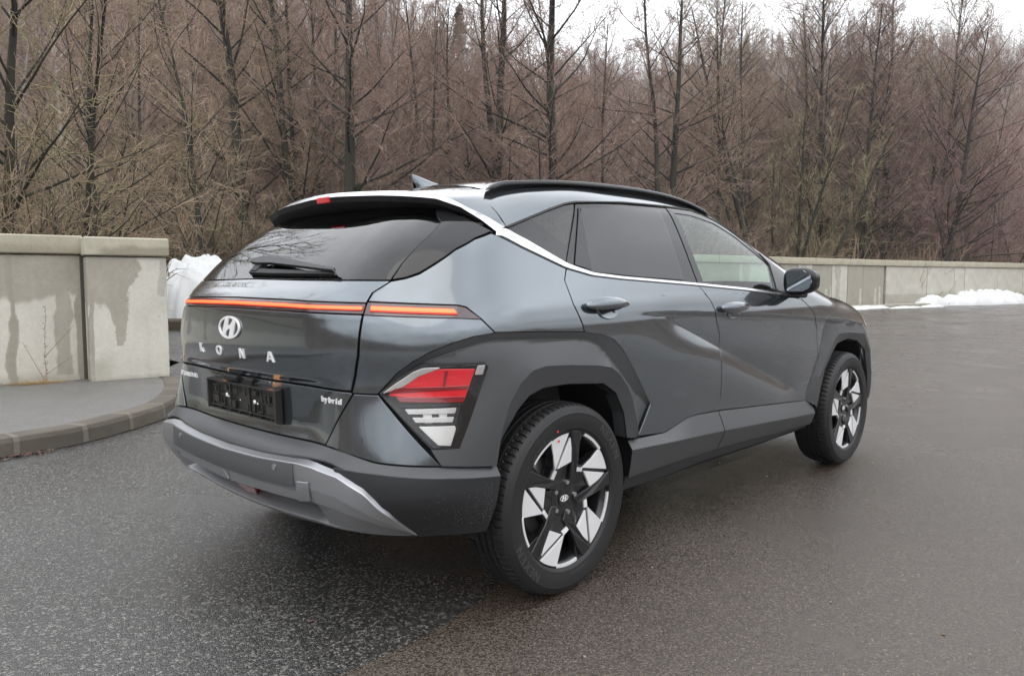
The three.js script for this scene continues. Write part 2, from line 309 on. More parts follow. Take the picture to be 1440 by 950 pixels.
// quarter panels, corner of the bumper, fenders
const quarter = both('quarter_panel', panelGeo([[0.610, 1.120], [0.640, 1.128], [0.668, 1.142], [0.694, 1.166], [0.757, 1.222], [0.833, 1.261], [0.920, 1.284], [0.951, 1.277], [1.090, 1.231], [1.260, 1.165], [1.227, 1.123], [1.226, 1.035], [1.261, 0.939], [1.030, 0.951], [0.862, 0.958], [0.827, 1.002], [0.790, 1.040], [0.770, 1.046], [0.578, 1.058], [0.582, 1.085]]), paint, car);
const corner = both('bumper_panel', panelGeo([[0.578, 1.016], [0.775, 1.005], [0.827, 1.000], [0.862, 0.957], [0.805, 0.948], [0.756, 0.930], [0.711, 0.903], [0.680, 0.876], [0.650, 0.842], [0.626, 0.802], [0.612, 0.777], [0.558, 0.777], [0.576, 0.893]], { gap: 0.002 }), paint, car);
const lowerPanel = panelGeo([[0.563, 0.773], [0.614, 0.773], [0.737, 0.561], [0.622, 0.576], [0.575, 0.591], [0.520, 0.604], [0.496, 0.604]], { gap: 0.002, off: 0.003 });
corner.forEach((c, i) => { add('bumper_insert', i ? mirrored(lowerPanel) : lowerPanel, paint, c); const sz = at(0.585, 0.64, 0.0035), g = new THREE.CylinderGeometry(0.011, 0.011, 0.003, 24); g.applyQuaternion(new THREE.Quaternion().setFromUnitVectors(V3(0, 1, 0), V3(...sz.n))); g.translate(...sz.p); add('parking_sensor', i ? mirrored(g) : g, paint, c); });
const band = loftGeo([lerpRow(A0, -0.002), A1.slice(0, 14).map((p) => [p[0], p[1], -0.014])], { n: 60 });
const archOff = between(A1, A2, -0.012, 0.022);
const archFace = panelGeo([[0.737, 0.562], [0.7185, 0.6105], [0.771, 0.6055], [0.8415, 0.856], [0.8325, 0.8675], [0.697, 0.8695], ...A1.slice(3), ...A2.slice().reverse()], { gap: 0, depth: 0.02, place: bent(archOff) });
const archLip = loftGeo([lerpRow(A2, 0.022), lerpRow(A3.slice(2, 13), 0.004), lerpRow(A3.slice(2, 13), -0.05)], { n: 60 });
const archs = both('wheel_arch_trim', archFace, cladding, car);
archs.forEach((a, i) => { for (const [nm, g] of [['arch_groove', band], ['arch_lip', archLip]]) add(nm, i ? mirrored(g) : g, cladding, a); });
// shut line that crosses the arch trim
const fenderG = panelGeo([[3.164, 1.022], [3.289, 0.950], [3.363, 0.858], [3.371, 0.695], [3.415, 0.777], [3.485, 0.898], [3.601, 0.901], [3.790, 0.889], [4.103, 0.851], [4.20, 0.80], [4.255, 0.885], [4.18, 0.938], [4.09, 0.968], [3.925, 1.0], [3.775, 1.025], [3.635, 1.06], [3.47, 1.09], [3.30, 1.08], [3.19, 1.05]]);
both('fender', fenderG, paint, car);
const F1s = F1.slice(2), fOff = between(F1, F2, 0.0, 0.024);
const fArch = both('wheel_arch_trim', panelGeo([...F1, ...F2.slice(1).reverse()], { gap: 0, depth: 0.02, place: bent(fOff) }), cladding, car);
const fLip = loftGeo([lerpRow(F2.slice(1), 0.024), lerpRow(F3.slice(1, 11), 0.006), lerpRow(F3.slice(1, 11), -0.05)], { n: 60 });
fArch.forEach((a, i) => add('arch_lip', i ? mirrored(fLip) : fLip, cladding, a));

// doors, each with its glass, frame, handle and sill cladding
function handleGeo(s0, y0, w, h) {
  const g = new THREE.SphereGeometry(1, 40, 20), p = g.attributes.position, pw = (v, k) => Math.sign(v) * Math.pow(Math.abs(v), k);
  for (let i = 0; i < p.count; i++) {
    const a = pw(p.getX(i), 0.75), b = p.getY(i), c = p.getZ(i), q = at(s0 + w * a, y0 + h * b * (1 - 0.25 * a) , 0.034 + 0.013 * c - 0.020 * a * a);
    p.setXYZ(i, ...q.p);
  }
  g.computeVertexNormals(); return g;
}
const cupGeo = (s0, y0, w, h) => panelGeo([...Array(24)].map((_, i) => [s0 + w * Math.cos(i * Math.PI / 12), y0 + h * Math.sin(i * Math.PI / 12)]), { gap: 0, depth: 0.004, cell: 0.012, place: bent((s, y) => 0.0015 + 0.010 * Math.min(1, ((s - s0) / w) ** 2 + ((y - y0) / h) ** 2) * (y < y0 ? 0.35 : 0.1)) });
function doorPair(outline, partsList, label) {
  const d = both('car_door', panelGeo(outline, { cell: 0.007 }), paint, car);
  d.forEach((o, i) => partsList.forEach(([n, g, m]) => add(n, i ? mirrored(g) : g, m, o)));
  return d;
}
const rearSill = loftGeo([[[1.549, 0.497, 0.002], [1.805, 0.492, 0.002], [1.978, 0.534, 0.002], [2.054, 0.536, 0.002], [2.238, 0.529, 0.002]], [[1.535, 0.470, 0.036], [1.790, 0.461, 0.038], [1.96, 0.456, 0.040], [2.05, 0.453, 0.040], [2.243, 0.445, 0.040]], [[1.555, 0.347, 0.014], [1.85, 0.353, 0.014], [1.98, 0.354, 0.014], [2.08, 0.354, 0.014], [2.232, 0.355, 0.014]], [[1.555, 0.345, -0.01], [1.85, 0.351, -0.01], [1.98, 0.352, -0.01], [2.08, 0.352, -0.01], [2.232, 0.353, -0.01]]], { n: 40 });
const frontSill = loftGeo([[[2.244, 0.529, 0.002], [2.701, 0.498, 0.002], [3.250, 0.459, 0.002], [3.345, 0.422, 0.002]], [[2.249, 0.445, 0.040], [2.690, 0.423, 0.040], [3.235, 0.392, 0.038], [3.325, 0.386, 0.030]], [[2.238, 0.355, 0.014], [2.725, 0.340, 0.014], [3.24, 0.320, 0.014], [3.325, 0.317, 0.014]], [[2.238, 0.353, -0.01], [2.725, 0.338, -0.01], [3.24, 0.318, -0.01], [3.325, 0.315, -0.01]]], { n: 40 });
const rearFrame = panelGeo([[1.463, 1.427], [1.795, 1.450], [2.130, 1.459], [2.138, 1.109], [1.850, 1.121], [1.578, 1.137], [1.400, 1.151], [1.273, 1.183]], { off: -0.003 });
const rearGlass = panelGeo([[1.478, 1.405], [1.741, 1.430], [2.057, 1.439], [2.031, 1.124], [1.696, 1.137], [1.403, 1.155], [1.330, 1.178]], { off: 0.001, depth: 0.003, gap: 0.001 });
const quarterLight = panelGeo([[1.466, 1.408], [1.40, 1.163], [1.318, 1.180]], { off: 0.0026, depth: 0.001, gap: 0 });
const ringOut = [[2.136, 1.459], [2.33, 1.455], [2.54, 1.424], [2.757, 1.356], [2.903, 1.264], [3.100, 1.147], [3.015, 1.048], [2.86, 1.063], [2.573, 1.085], [2.142, 1.109], [2.136, 1.459]];
const ringIn = [[2.181, 1.432], [2.320, 1.429], [2.515, 1.402], [2.709, 1.340], [2.876, 1.250], [2.950, 1.206], [2.878, 1.084], [2.787, 1.080], [2.573, 1.091], [2.194, 1.112], [2.181, 1.432]];
const frontFrame = loftGeo([lerpRow(ringOut, -0.012), lerpRow(ringOut, -0.001), lerpRow(ringIn, -0.001), lerpRow(ringIn, -0.014)], { n: 120, match: true, bevel: 0.002 });
const frontGlass = panelGeo(ringIn.slice(0, -1), { off: -0.004, depth: 0, gap: -0.004, cell: 0.03 });
const rearDoors = doorPair([[1.264, 1.166], [1.386, 1.141], [1.502, 1.131], [1.785, 1.117], [2.136, 1.099], [2.196, 1.035], [2.223, 0.977], [2.270, 0.878], [2.263, 0.717], [2.259, 0.586], [2.242, 0.531], [2.055, 0.537], [1.978, 0.533], [1.805, 0.492], [1.62, 0.505], [1.658, 0.561], [1.697, 0.624], [1.612, 0.729], [1.554, 0.796], [1.497, 0.858], [1.438, 0.901], [1.369, 0.923], [1.265, 0.937], [1.230, 1.035], [1.230, 1.123]],
  [['door_cladding', rearSill, cladding], ['window_frame', rearFrame, gloss], ['door_window', rearGlass, privacy], ['window_corner_piece', quarterLight, gloss], ['door_handle', handleGeo(1.413, 1.028, 0.132, 0.020), paint], ['handle_cup', cupGeo(1.415, 1.008, 0.060, 0.028), paint]]);
const frontDoors = doorPair([[2.138, 1.099], [2.565, 1.073], [2.921, 1.044], [3.160, 1.021], [3.284, 0.951], [3.357, 0.859], [3.367, 0.678], [3.243, 0.521], [3.250, 0.460], [2.700, 0.500], [2.246, 0.531], [2.263, 0.586], [2.267, 0.717], [2.274, 0.878], [2.227, 0.977], [2.199, 1.035]],
  [['door_cladding', frontSill, cladding], ['window_frame', frontFrame, gloss], ['door_window', frontGlass, pane], ['door_handle', handleGeo(2.386, 0.994, 0.130, 0.020), paint], ['handle_cup', cupGeo(2.388, 0.974, 0.058, 0.028), paint]]);
both('sill', loftGeo([[[1.547, 0.350, 0.004], [1.85, 0.352, 0.004], [2.234, 0.355, 0.004], [2.725, 0.340, 0.004], [3.333, 0.318, 0.004], [3.42, 0.335, 0]], [[1.545, 0.292, 0.0], [1.871, 0.300, 0.0], [2.174, 0.308, 0.0], [2.652, 0.306, 0], [3.166, 0.300, 0], [3.43, 0.308, -0.01]], [[1.545, 0.285, -0.12], [1.871, 0.29, -0.12], [2.174, 0.295, -0.12], [2.652, 0.295, -0.12], [3.166, 0.29, -0.12], [3.43, 0.3, -0.12]]], { n: 50 }), blackPlastic, car);
quarter.forEach((q, i) => { const g = panelGeo([[1.026, 1.304], [1.155, 1.346], [1.284, 1.386], [1.39, 1.417], [1.454, 1.428], [1.271, 1.187], [1.197, 1.217], [1.105, 1.259]], { off: -0.001, gap: 0.001 }); add('quarter_window', i ? mirrored(g) : g, privacy, q); });
// bright strip under the side windows, running up into the spoiler
both('window_trim', loftGeo([[[0.96, 1.300, 0.0], [1.019, 1.300, 0.006], [1.108, 1.264, 0.006], [1.199, 1.218, 0.006], [1.273, 1.182, 0.006], [1.400, 1.150, 0.006], [1.578, 1.136, 0.006], [2.141, 1.108, 0.006], [2.573, 1.084, 0.006], [2.929, 1.056, 0.006], [3.03, 1.045, 0.006]],
  [[0.945, 1.279, 0.0], [0.975, 1.273, 0.007], [1.088, 1.232, 0.007], [1.183, 1.195, 0.007], [1.260, 1.166, 0.007], [1.393, 1.139, 0.007], [1.572, 1.126, 0.007], [2.133, 1.098, 0.007], [2.563, 1.073, 0.007], [2.919, 1.046, 0.007], [3.03, 1.036, 0.007]],
  [[0.945, 1.277, -0.01], [0.975, 1.271, -0.01], [1.088, 1.230, -0.01], [1.183, 1.193, -0.01], [1.260, 1.164, -0.01], [1.393, 1.137, -0.01], [1.572, 1.124, -0.01], [2.133, 1.096, -0.01], [2.563, 1.071, -0.01], [2.919, 1.044, -0.01], [3.03, 1.034, -0.01]]], { n: 80, match: true, bevel: 0.002 }), satin, car);

// upper body: roof, roof sides with the window pillars, windscreen, bonnet
function topAt(x, z) { let lo = 0.75, hi = 1.75; for (let i = 0; i < 26; i++) { const m = (lo + hi) / 2; F(x, m, z) > 0 ? hi = m : lo = m; } return lo; }
const onTop = (off) => (x, z) => { const p = [x, topAt(x, z), z], n = normalAt(p); return { p: lift(p, n, off), n }; };
const edgeZ = curve([[-0.2, 0.50], [1.2, 0.53], [1.5, 0.57], [1.8, 0.62], [2.1, 0.67], [2.4, 0.71]]);
function project(p) { let q = [...p]; for (let i = 0; i < 10; i++) { const n = normalAt(q), d = F(...q); q = lift(q, n, -d); } return q; }
const DT = [[1.03, 1.312], [1.158, 1.349], [1.284, 1.389], [1.395, 1.420], [1.463, 1.432], [1.795, 1.455], [2.130, 1.463], [2.363, 1.461], [2.556, 1.427], [2.757, 1.361], [2.903, 1.268], [3.008, 1.214], [3.104, 1.151], [3.17, 1.07]].map(([s, y]) => at(s, y).p);
{
  const rows = []; const nr = 8, RT = resample(DT.map((p, i) => { const x = i === 0 ? -0.115 : Math.max(-0.09, p[0] - 0.02); return [...p, x]; }), 70);
  for (let j = 0; j <= nr; j++) rows.push(RT.map((p) => { const z1 = edgeZ(p[3]), y1 = topAt(p[3], z1), t = j / nr; return project([p[0] + (p[3] - p[0]) * t, p[1] + (y1 - p[1]) * t, p[2] + (z1 - p[2]) * t]); }));
  const pos = [], nor = [], idx = [];
  rows.forEach((r) => r.forEach((p) => { pos.push(...p); nor.push(...normalAt(p)); }));
  for (let j = 0; j < nr; j++) for (let k = 0; k < 69; k++) { const a = j * 70 + k; idx.push(a, a + 1, a + 70, a + 1, a + 71, a + 70); }
  both('roof_side', geom(pos, idx, nor), paint, car);
  // dark gasket along the top of the windows
  const g0 = resample(DT, 70).map((p) => lift(p, normalAt(p), 0.003)), g1 = resample(DT, 70).map((p) => { const q = project([p[0], p[1] - 0.009, p[2] + 0.003]); return lift(q, normalAt(q), 0.004); });
  both('window_gasket', loftGeo([g0, g1], { n: 70, xyz: true, sub: 1 }), seal, car);
}
const roofOutline = [[-0.05, -edgeZ(-0.05) + 0.004], [-0.045, 0], [-0.05, edgeZ(-0.05) - 0.004], [0.6, edgeZ(0.6) - 0.004], [1.3, edgeZ(1.3) - 0.004], [1.33, 0], [1.3, -edgeZ(1.3) + 0.004], [0.6, -edgeZ(0.6) + 0.004]];
const roof = add('roof', panelGeo(roofOutline, { place: onTop(0), cell: 0.05, gap: 0.001 }), paint, car);
add('windscreen', panelGeo([[1.31, edgeZ(1.31)], [1.8, edgeZ(1.8)], [2.1, edgeZ(2.1)], [2.42, 0.69], [2.5, 0.3], [2.52, 0], [2.5, -0.3], [2.42, -0.69], [2.1, -edgeZ(2.1)], [1.8, -edgeZ(1.8)], [1.31, -edgeZ(1.31)], [1.34, 0]], { place: onTop(0), cell: 0.05, depth: 0, gap: 0.004 }), pane, car);
const bonnet = add('bonnet', panelGeo([[2.46, 0.74], [2.9, 0.79], [3.12, 0.79], [3.26, 0.66], [3.38, 0.4], [3.44, 0], [3.38, -0.4], [3.26, -0.66], [3.12, -0.79], [2.9, -0.79], [2.46, -0.74], [2.54, 0]], { place: onTop(0), cell: 0.04 }), paint, car);
add('cowl', panelGeo([[2.36, 0.74], [2.62, 0.76], [2.68, 0], [2.62, -0.76], [2.36, -0.74], [2.44, 0]], { place: onTop(-0.012), cell: 0.05, gap: 0, depth: 0 }), blackPlastic, car);
add('front_bumper', panelGeo([[4.12, 0.92], [4.15, 0.26], [4.56, 0.24], [5.0, 0.24], [5.0, 0.9]], { gap: 0 }), paint, car); add('front_bumper', mirrored(car.children[car.children.length - 1].geometry), paint, car);
// roof rails
{
  const path = [[-0.10, 1.452, 0.575], [-0.02, 1.480, 0.563], [0.11, 1.497, 0.575], [0.25, 1.509, 0.590], [0.52, 1.521, 0.605], [0.86, 1.524, 0.612], [1.11, 1.507, 0.628], [1.25, 1.479, 0.645], [1.36, 1.444, 0.665]];
  const c = new THREE.CatmullRomCurve3(path.map((p) => V3(...p))), pos = [], idx = [], N = 70, M = 14;
  for (let i = 0; i <= N; i++) {
    const t = i / N, p = c.getPoint(t), k = Math.min(1, Math.min(t, 1 - t) * 14 + 0.15);
    for (let j = 0; j < M; j++) { const a = j / M * 2 * Math.PI, ca = Math.cos(a), sa = Math.sin(a), w = Math.sign(ca) * Math.abs(ca) ** 0.6 * 0.0145 * k, h = Math.sign(sa) * Math.abs(sa) ** 0.6 * 0.0095 * k; pos.push(p.x, p.y + h, p.z + w - h * 0.3); }
  }
  for (let i = 0; i < N; i++) for (let j = 0; j < M; j++) { const a = i * M + j, b = i * M + (j + 1) % M; idx.push(a, b, a + M, b, b + M, a + M); }
  const foot = path.slice(0).map((p) => [p[0], p[1] - 0.006, p[2]]), ground = path.map((p) => [p[0], topAt(p[0], p[2] - 0.012) - 0.004, p[2] - 0.012]);
  const r = both('roof_rail', geom(pos, idx), gloss, car), fg = loftGeo([foot, ground], { n: 40, xyz: true, sub: 2, away: [0.6, 1.5, 0] });
  r.forEach((o, i) => add('rail_foot', i ? mirrored(fg) : fg, seal, o));
}
// aerial
{
  const rows = []; for (let i = 0; i <= 16; i++) { const t = i / 16, x = 0.035 + t * 0.175, yb = topAt(x, 0) - 0.002, h = 0.060 * Math.pow(1 - t, 1.25) * smooth(-0.02, 0.10, t + 0.03) , w = 0.028 * Math.pow(1 - t, 0.6) * Math.min(1, t * 6 + 0.35); rows.push([x, yb, h, w]); }
  const pos = [], idx = [], M = 12; rows.forEach(([x, y, h, w]) => { for (let j = 0; j <= M; j++) { const a = j / M * Math.PI, k = Math.sin(a); pos.push(x - 0.03 * (h / 0.06) * k, y + h * Math.pow(k, 0.8), Math.cos(a) * w * (1 - 0.75 * k * Math.min(1, h / 0.05))); } });
  for (let i = 0; i < 16; i++) for (let j = 0; j < M; j++) { const a = i * (M + 1) + j; idx.push(a, a + M + 1, a + 1, a + 1, a + M + 1, a + M + 2); }
  add('aerial_fin', geom(pos, idx), paint, roof);
}

// ---------- tailgate ----------
const lightTop = [[0, 1.062], [0.311, 1.059], [0.576, 1.052]], lightLow = [[0, 1.026], [0.325, 1.024], [0.576, 1.020]];
const strip = (top, low) => [...mirror1(low).slice(0, -1).map((p) => p), ...low, ...top.slice().reverse(), ...mirror1(top).reverse().slice(0)];
const bandPoly = (top, low) => [...low, ...top.slice().reverse(), ...top.slice(1).map(([s, y]) => [-s, y]), ...low.slice(1).reverse().map(([s, y]) => [-s, y])];
const tailgate = add('tailgate', panelGeo(bandPoly([[0, 1.024], [0.325, 1.022], [0.576, 1.018]], [[0, 0.783], [0.25, 0.784], [0.556, 0.783]].map((p) => p)).map((p) => p), { cell: 0.02 }), paint, car);
{ // the plain rectangle above lacks the waisted side; cut the panel with its true sides
  tailgate.geometry = panelGeo([[0, 0.783], [0.25, 0.784], [0.555, 0.783], [0.573, 0.893], [0.576, 1.017], [0.325, 1.022], [0, 1.024], [-0.325, 1.022], [-0.576, 1.017], [-0.573, 0.893], [-0.555, 0.783], [-0.25, 0.784]], { cell: 0.02 });
}
add('tailgate_recess', panelGeo([[0, 0.600], [0.25, 0.601], [0.492, 0.604], [0.560, 0.773], [0.555, 0.7775], [0.25, 0.779], [0, 0.778], [-0.25, 0.779], [-0.555, 0.7775], [-0.560, 0.773], [-0.492, 0.604], [-0.25, 0.601]], { gap: 0.003 }), paint, tailgate);
add('tailgate_ledge', panelGeo(bandPoly([[0, 1.127], [0.325, 1.1225], [0.607, 1.1205]], [[0, 1.0645], [0.311, 1.0615], [0.575, 1.0545], [0.579, 1.085]]), { gap: 0.0015 }), paint, tailgate);
const lightBar = add('light_bar', panelGeo(bandPoly(lightTop, lightLow), { off: -0.001, gap: 0.002 }), lensSmoke, tailgate);
const barGlow = panelGeo(bandPoly([[0, 1.0505], [0.311, 1.048], [0.571, 1.0425]], [[0, 1.0375], [0.325, 1.035], [0.571, 1.030]]), { off: 0.0025, gap: 0, depth: 0.003 });
add('light_guide', barGlow, glowDim, tailgate);
add('light_strip', panelGeo(bandPoly([[0, 1.0475], [0.311, 1.045], [0.571, 1.0395]], [[0, 1.0410], [0.325, 1.0385], [0.571, 1.0330]]), { off: 0.0045, gap: 0, depth: 0.003 }), glow, tailgate);
const rearWin = add('rear_window', panelGeo([[0, 1.1295], [0.325, 1.1255], [0.607, 1.1245], [0.618, 1.178], [0.640, 1.235], [0.666, 1.280], [0.680, 1.318], [0.607, 1.372], [0.48, 1.405], [0, 1.42], [-0.48, 1.405], [-0.607, 1.372], [-0.680, 1.318], [-0.666, 1.280], [-0.640, 1.235], [-0.618, 1.178], [-0.607, 1.1245], [-0.325, 1.1255]], { gap: 0.0015 }), privacy, tailgate);
const dPil = panelGeo([[0.604, 1.373], [0.70, 1.36], [0.800, 1.338], [0.922, 1.292], [0.833, 1.265], [0.757, 1.226], [0.693, 1.170], [0.668, 1.147], [0.640, 1.132], [0.610, 1.124], [0.620, 1.178], [0.642, 1.235], [0.668, 1.280], [0.682, 1.318]], { off: 0.002, gap: 0.002 });
for (const g of [dPil, mirrored(dPil)]) add('pillar_panel', g, gloss, tailgate);
const sideLight = panelGeo([[0.578, 1.056], [0.770, 1.0445], [0.790, 1.038], [0.827, 1.002], [0.775, 1.006], [0.578, 1.0175]], { gap: 0.0015, off: -0.001 });
const sideGlow = panelGeo([[0.589, 1.0445], [0.757, 1.0345], [0.770, 1.0165], [0.590, 1.0275]], { gap: 0, off: 0.002, depth: 0.003 });
const sideCore = panelGeo([[0.590, 1.0415], [0.759, 1.0315], [0.766, 1.0215], [0.591, 1.0320]], { gap: 0, off: 0.004, depth: 0.003 });
corner.forEach((c, i) => { add('side_light', i ? mirrored(sideLight) : sideLight, lensSmoke, c); add('light_guide', i ? mirrored(sideGlow) : sideGlow, glowDim, c); add('light_strip', i ? mirrored(sideCore) : sideCore, glow, c); });
// spoiler with its bright edge and the middle brake light
{
  const T = [[-0.42, 1.440, 0], [-0.418, 1.439, 0.09], [-0.41, 1.434, 0.2], [-0.40, 1.427, 0.33], [-0.385, 1.419, 0.43], [-0.36, 1.411, 0.51], [-0.34, 1.402, 0.577], [-0.28, 1.373, 0.637], [-0.225, 1.330, 0.683], [-0.185, 1.293, 0.712]];
  const U = [[-0.405, 1.456, 0], [-0.402, 1.455, 0.09], [-0.392, 1.451, 0.2], [-0.370, 1.446, 0.33], [-0.338, 1.440, 0.43], [-0.300, 1.428, 0.505], [-0.265, 1.411, 0.56], [-0.215, 1.377, 0.610], [-0.175, 1.345, 0.662], [-0.135, 1.309, 0.706]];
  const Rf = [[-0.058, 0], [-0.058, 0.09], [-0.058, 0.2], [-0.058, 0.33], [-0.06, 0.43], [-0.062, 0.50]].map(([x, z]) => [x, topAt(x, z) - 0.001, z]).concat([[-0.075, 1.43, 0.572], [-0.095, 1.395, 0.627], [-0.112, 1.365, 0.665], [-0.122, 1.316, 0.703]].map(project));
  const B = T.map((p, i) => i < 8 ? [p[0] + 0.012, p[1] - 0.020, p[2] * 0.99] : [p[0] + 0.01, p[1] - 0.01, p[2] - 0.012]);
  const Gl = [[-0.33, 1.385, 0], [-0.33, 1.385, 0.09], [-0.325, 1.38, 0.2], [-0.32, 1.375, 0.33], [-0.31, 1.37, 0.41], [-0.29, 1.365, 0.475], [-0.26, 1.36, 0.535], [-0.22, 1.345, 0.60], [-0.19, 1.32, 0.655], [-0.17, 1.29, 0.69]];
  const sp = []; const o = { n: 40, xyz: true, match: true, away: [-0.1, 1.2, 0], sub: 5 };
  const top = loftGeo([Rf, U], o), edge = loftGeo([U, T], { ...o, sub: 3 }), under = loftGeo([T, B, Gl], { ...o, away: [-0.3, 1.6, 0] });
  const spoiler = add('spoiler', merged([top, mirrored(top)]), paint, tailgate);
  add('spoiler_edge', merged([edge, mirrored(edge)]), satin, tailgate); add('spoiler_underside', merged([under, mirrored(under)]), seal, tailgate);
  const bl = new RoundedBoxGeometry(0.03, 0.026, 0.088, 3, 0.006); bl.rotateZ(0.2); bl.translate(-0.406, 1.434, -0.004); add('brake_light', bl, lensRed, tailgate);
}
// wiper
add('wiper', panelGeo([[-0.117, 1.182], [-0.045, 1.192], [0.10, 1.184], [0.30, 1.162], [0.463, 1.143], [0.466, 1.137], [0.30, 1.150], [0.06, 1.166], [-0.05, 1.168], [-0.10, 1.172]], { off: 0.030, depth: 0.012, gap: 0, cell: 0.03 }), blackPlastic, tailgate);
add('wiper_blade', panelGeo([[-0.075, 1.156], [0.46, 1.140], [0.466, 1.134], [0.10, 1.138], [-0.07, 1.142]], { off: 0.016, depth: 0.014, gap: 0, cell: 0.03 }), seal, tailgate);
add('wiper_pivot', panelGeo([[-0.07, 1.175], [-0.02, 1.176], [-0.02, 1.146], [-0.06, 1.146]], { off: 0.020, depth: 0.02, gap: 0, cell: 0.03 }), seal, tailgate);
// letters, badge: flat lettering bent onto the panel behind it
function onPanel(g, s0, y0, off) { const q = g.index ? g.toNonIndexed() : g.clone(), p = q.attributes.position; for (let i = 0; i < p.count; i++) p.setXYZ(i, ...at(s0 + p.getX(i), y0 + p.getY(i), off + p.getZ(i)).p); q.computeVertexNormals(); return q; }
function letter(ch, font, size, wide, depth) { const g = new TextGeometry(ch, { font, size, depth, curveSegments: 5, bevelEnabled: true, bevelSize: size * 0.015, bevelThickness: depth * 0.3, bevelSegments: 1 }); g.scale(wide, 1, 1); g.computeBoundingBox(); return g; }
function write(text, font, size, wide, x, y, step, mat, parent) {
  let pen = x; for (const ch of text) { const g = letter(ch, font, size, wide, 0.002); const w = g.boundingBox.max.x; add('letter', onPanel(g, step ? pen - w / 2 : pen, y, 0.0005), mat, parent); pen += step ?? w + size * 0.13; }
}
const caps = [['K', -0.280], ['O', -0.110], ['N', 0.068], ['A', 0.252]];
for (const [ch, s] of caps) { const g = letter(ch, fontBold, 0.0335, { K: 1.4, O: 1.6, N: 1.25, A: 1.5 }[ch], 0.0025); g.translate(-g.boundingBox.max.x / 2, 0, 0); add('letter', onPanel(g, s, 0.8515, 0.001), badge, tailgate); }
write('hybrid', fontBold, 0.0165, 0.86, 0.467, 0.7375, null, badge, tailgate);
write('HYUNDAI', fontBold, 0.017, 1.05, -0.560, 0.7305, null, badge, tailgate);
{
  const el = (a, b, n = 48) => [...Array(n)].map((_, i) => new THREE.Vector2(a * Math.cos(i / n * 2 * Math.PI), b * Math.sin(i / n * 2 * Math.PI)));
  const ring = new THREE.Shape(el(0.080, 0.0395)); ring.holes.push(new THREE.Path(el(0.0715, 0.0335)));
  const ex = { depth: 0.004, bevelEnabled: true, bevelSize: 0.0012, bevelThickness: 0.0012, bevelSegments: 2, curveSegments: 16 };
  const H = new THREE.Shape(); H.moveTo(-0.048, -0.024); H.lineTo(-0.026, -0.030); H.quadraticCurveTo(-0.018, -0.004, 0.012, -0.004); H.lineTo(0.004, -0.0345); H.lineTo(0.030, -0.031); H.lineTo(0.050, 0.024); H.lineTo(0.030, 0.030); H.quadraticCurveTo(0.018, 0.006, -0.012, 0.005); H.lineTo(-0.004, 0.0345); H.lineTo(-0.030, 0.031); H.closePath();
  add('emblem', onPanel(mergeGeometries([new THREE.ExtrudeGeometry(ring, ex), new THREE.ExtrudeGeometry(H, ex)]), -0.016, 0.955, 0.002), badge, tailgate);
}
// empty number plate holder
{
  const parts = [], bx = (z, y, w, h, d = 0.006, o = 0.012) => { const g = new THREE.BoxGeometry(w, h, d); g.translate(z, y, o + d / 2); parts.push(g); };
  const W = 0.520, H = 0.122, y0 = 0.0; bx(0, 0, W, H, 0.010, 0.004);
  for (const s of [-1, 1]) { bx(s * (W / 2 - 0.006), 0, 0.012, H, 0.018); bx(s * (W / 2 - 0.032), 0.004, 0.005, H - 0.03, 0.008); bx(s * 0.072, 0.008, 0.006, H - 0.03, 0.010); }
  bx(0, H / 2 - 0.003, W, 0.006, 0.016); bx(0, -H / 2 + 0.022, W - 0.02, 0.004, 0.016); bx(0, -H / 2 + 0.003, W, 0.006, 0.016);
  for (let k = -3; k <= 3; k++) bx(k * 0.075, -H / 2 + 0.012, 0.004, 0.016, 0.014);
  for (const s of [-1, 1]) for (const [a, b, w, h] of [[0.20, 0.038, 0.05, 0.004], [0.20, 0.006, 0.05, 0.004], [0.178, 0.022, 0.004, 0.034], [0.222, 0.022, 0.004, 0.034], [0.2, 0.022, 0.014, 0.02], [0.15, 0.032, 0.004, 0.04], [0.135, 0.01, 0.03, 0.004], [0.11, 0.035, 0.022, 0.016], [0.125, -0.018, 0.004, 0.03], [0.155, -0.018, 0.004, 0.03], [0.14, -0.03, 0.03, 0.004], [0.205, -0.015, 0.05, 0.028], [0.03, 0.032, 0.012, 0.026], [0.05, -0.02, 0.022, 0.026], [0.09, -0.018, 0.02, 0.03]]) bx(s * a, b, w, h, 0.004 + 0.004 * ((a * 1000) % 3) / 2, 0.014);
  const g = mergeGeometries(parts), holder = add('plate_holder', onPanel(g, 0.0, 0.694, 0.0), std(0.028, 0.027, 0.026, 0.38), tailgate);
  for (const [z, y, r] of [[-0.105, 0.008, 0.008], [0.105, 0.004, 0.008], [-0.09, 0.004, 0.004], [0.125, 0.0, 0.004], [0.0, 0.0, 0.003]]) { const c = new THREE.SphereGeometry(r, 12, 8); c.scale(1, 1, 0.5); c.translate(z, y, 0.020); add('screw', onPanel(c, 0, 0.694, 0), badge, tailgate); }
  const grip = new RoundedBoxGeometry(0.11, 0.022, 0.03, 2, 0.006); add('tailgate_grip', onPanel(grip, -0.07, 0.770, 0.004), seal, tailgate);
  const cam2 = new RoundedBoxGeometry(0.06, 0.018, 0.03, 2, 0.006); add('reversing_camera', onPanel(cam2, 0.07, 0.772, 0.004), seal, tailgate);
  for (const z of [-0.14, 0.20]) { // number plate lamps, lit
    const m = new THREE.BoxGeometry(0.03, 0.004, 0.008); add('plate_lamp', onPanel(m, z, 0.7725, -0.004), std(0.9, 0.7, 0.4, 0.4, { emissive: 0xffa860, emissiveIntensity: 0.08 }), tailgate);
    const q = at(z, 0.757, 0.012).p, l = new THREE.PointLight(0xffa860, 0.0007, 2); l.position.set(...q); l.castShadow = true; l.shadow.radius = 1; scene.add(l);
  }
}
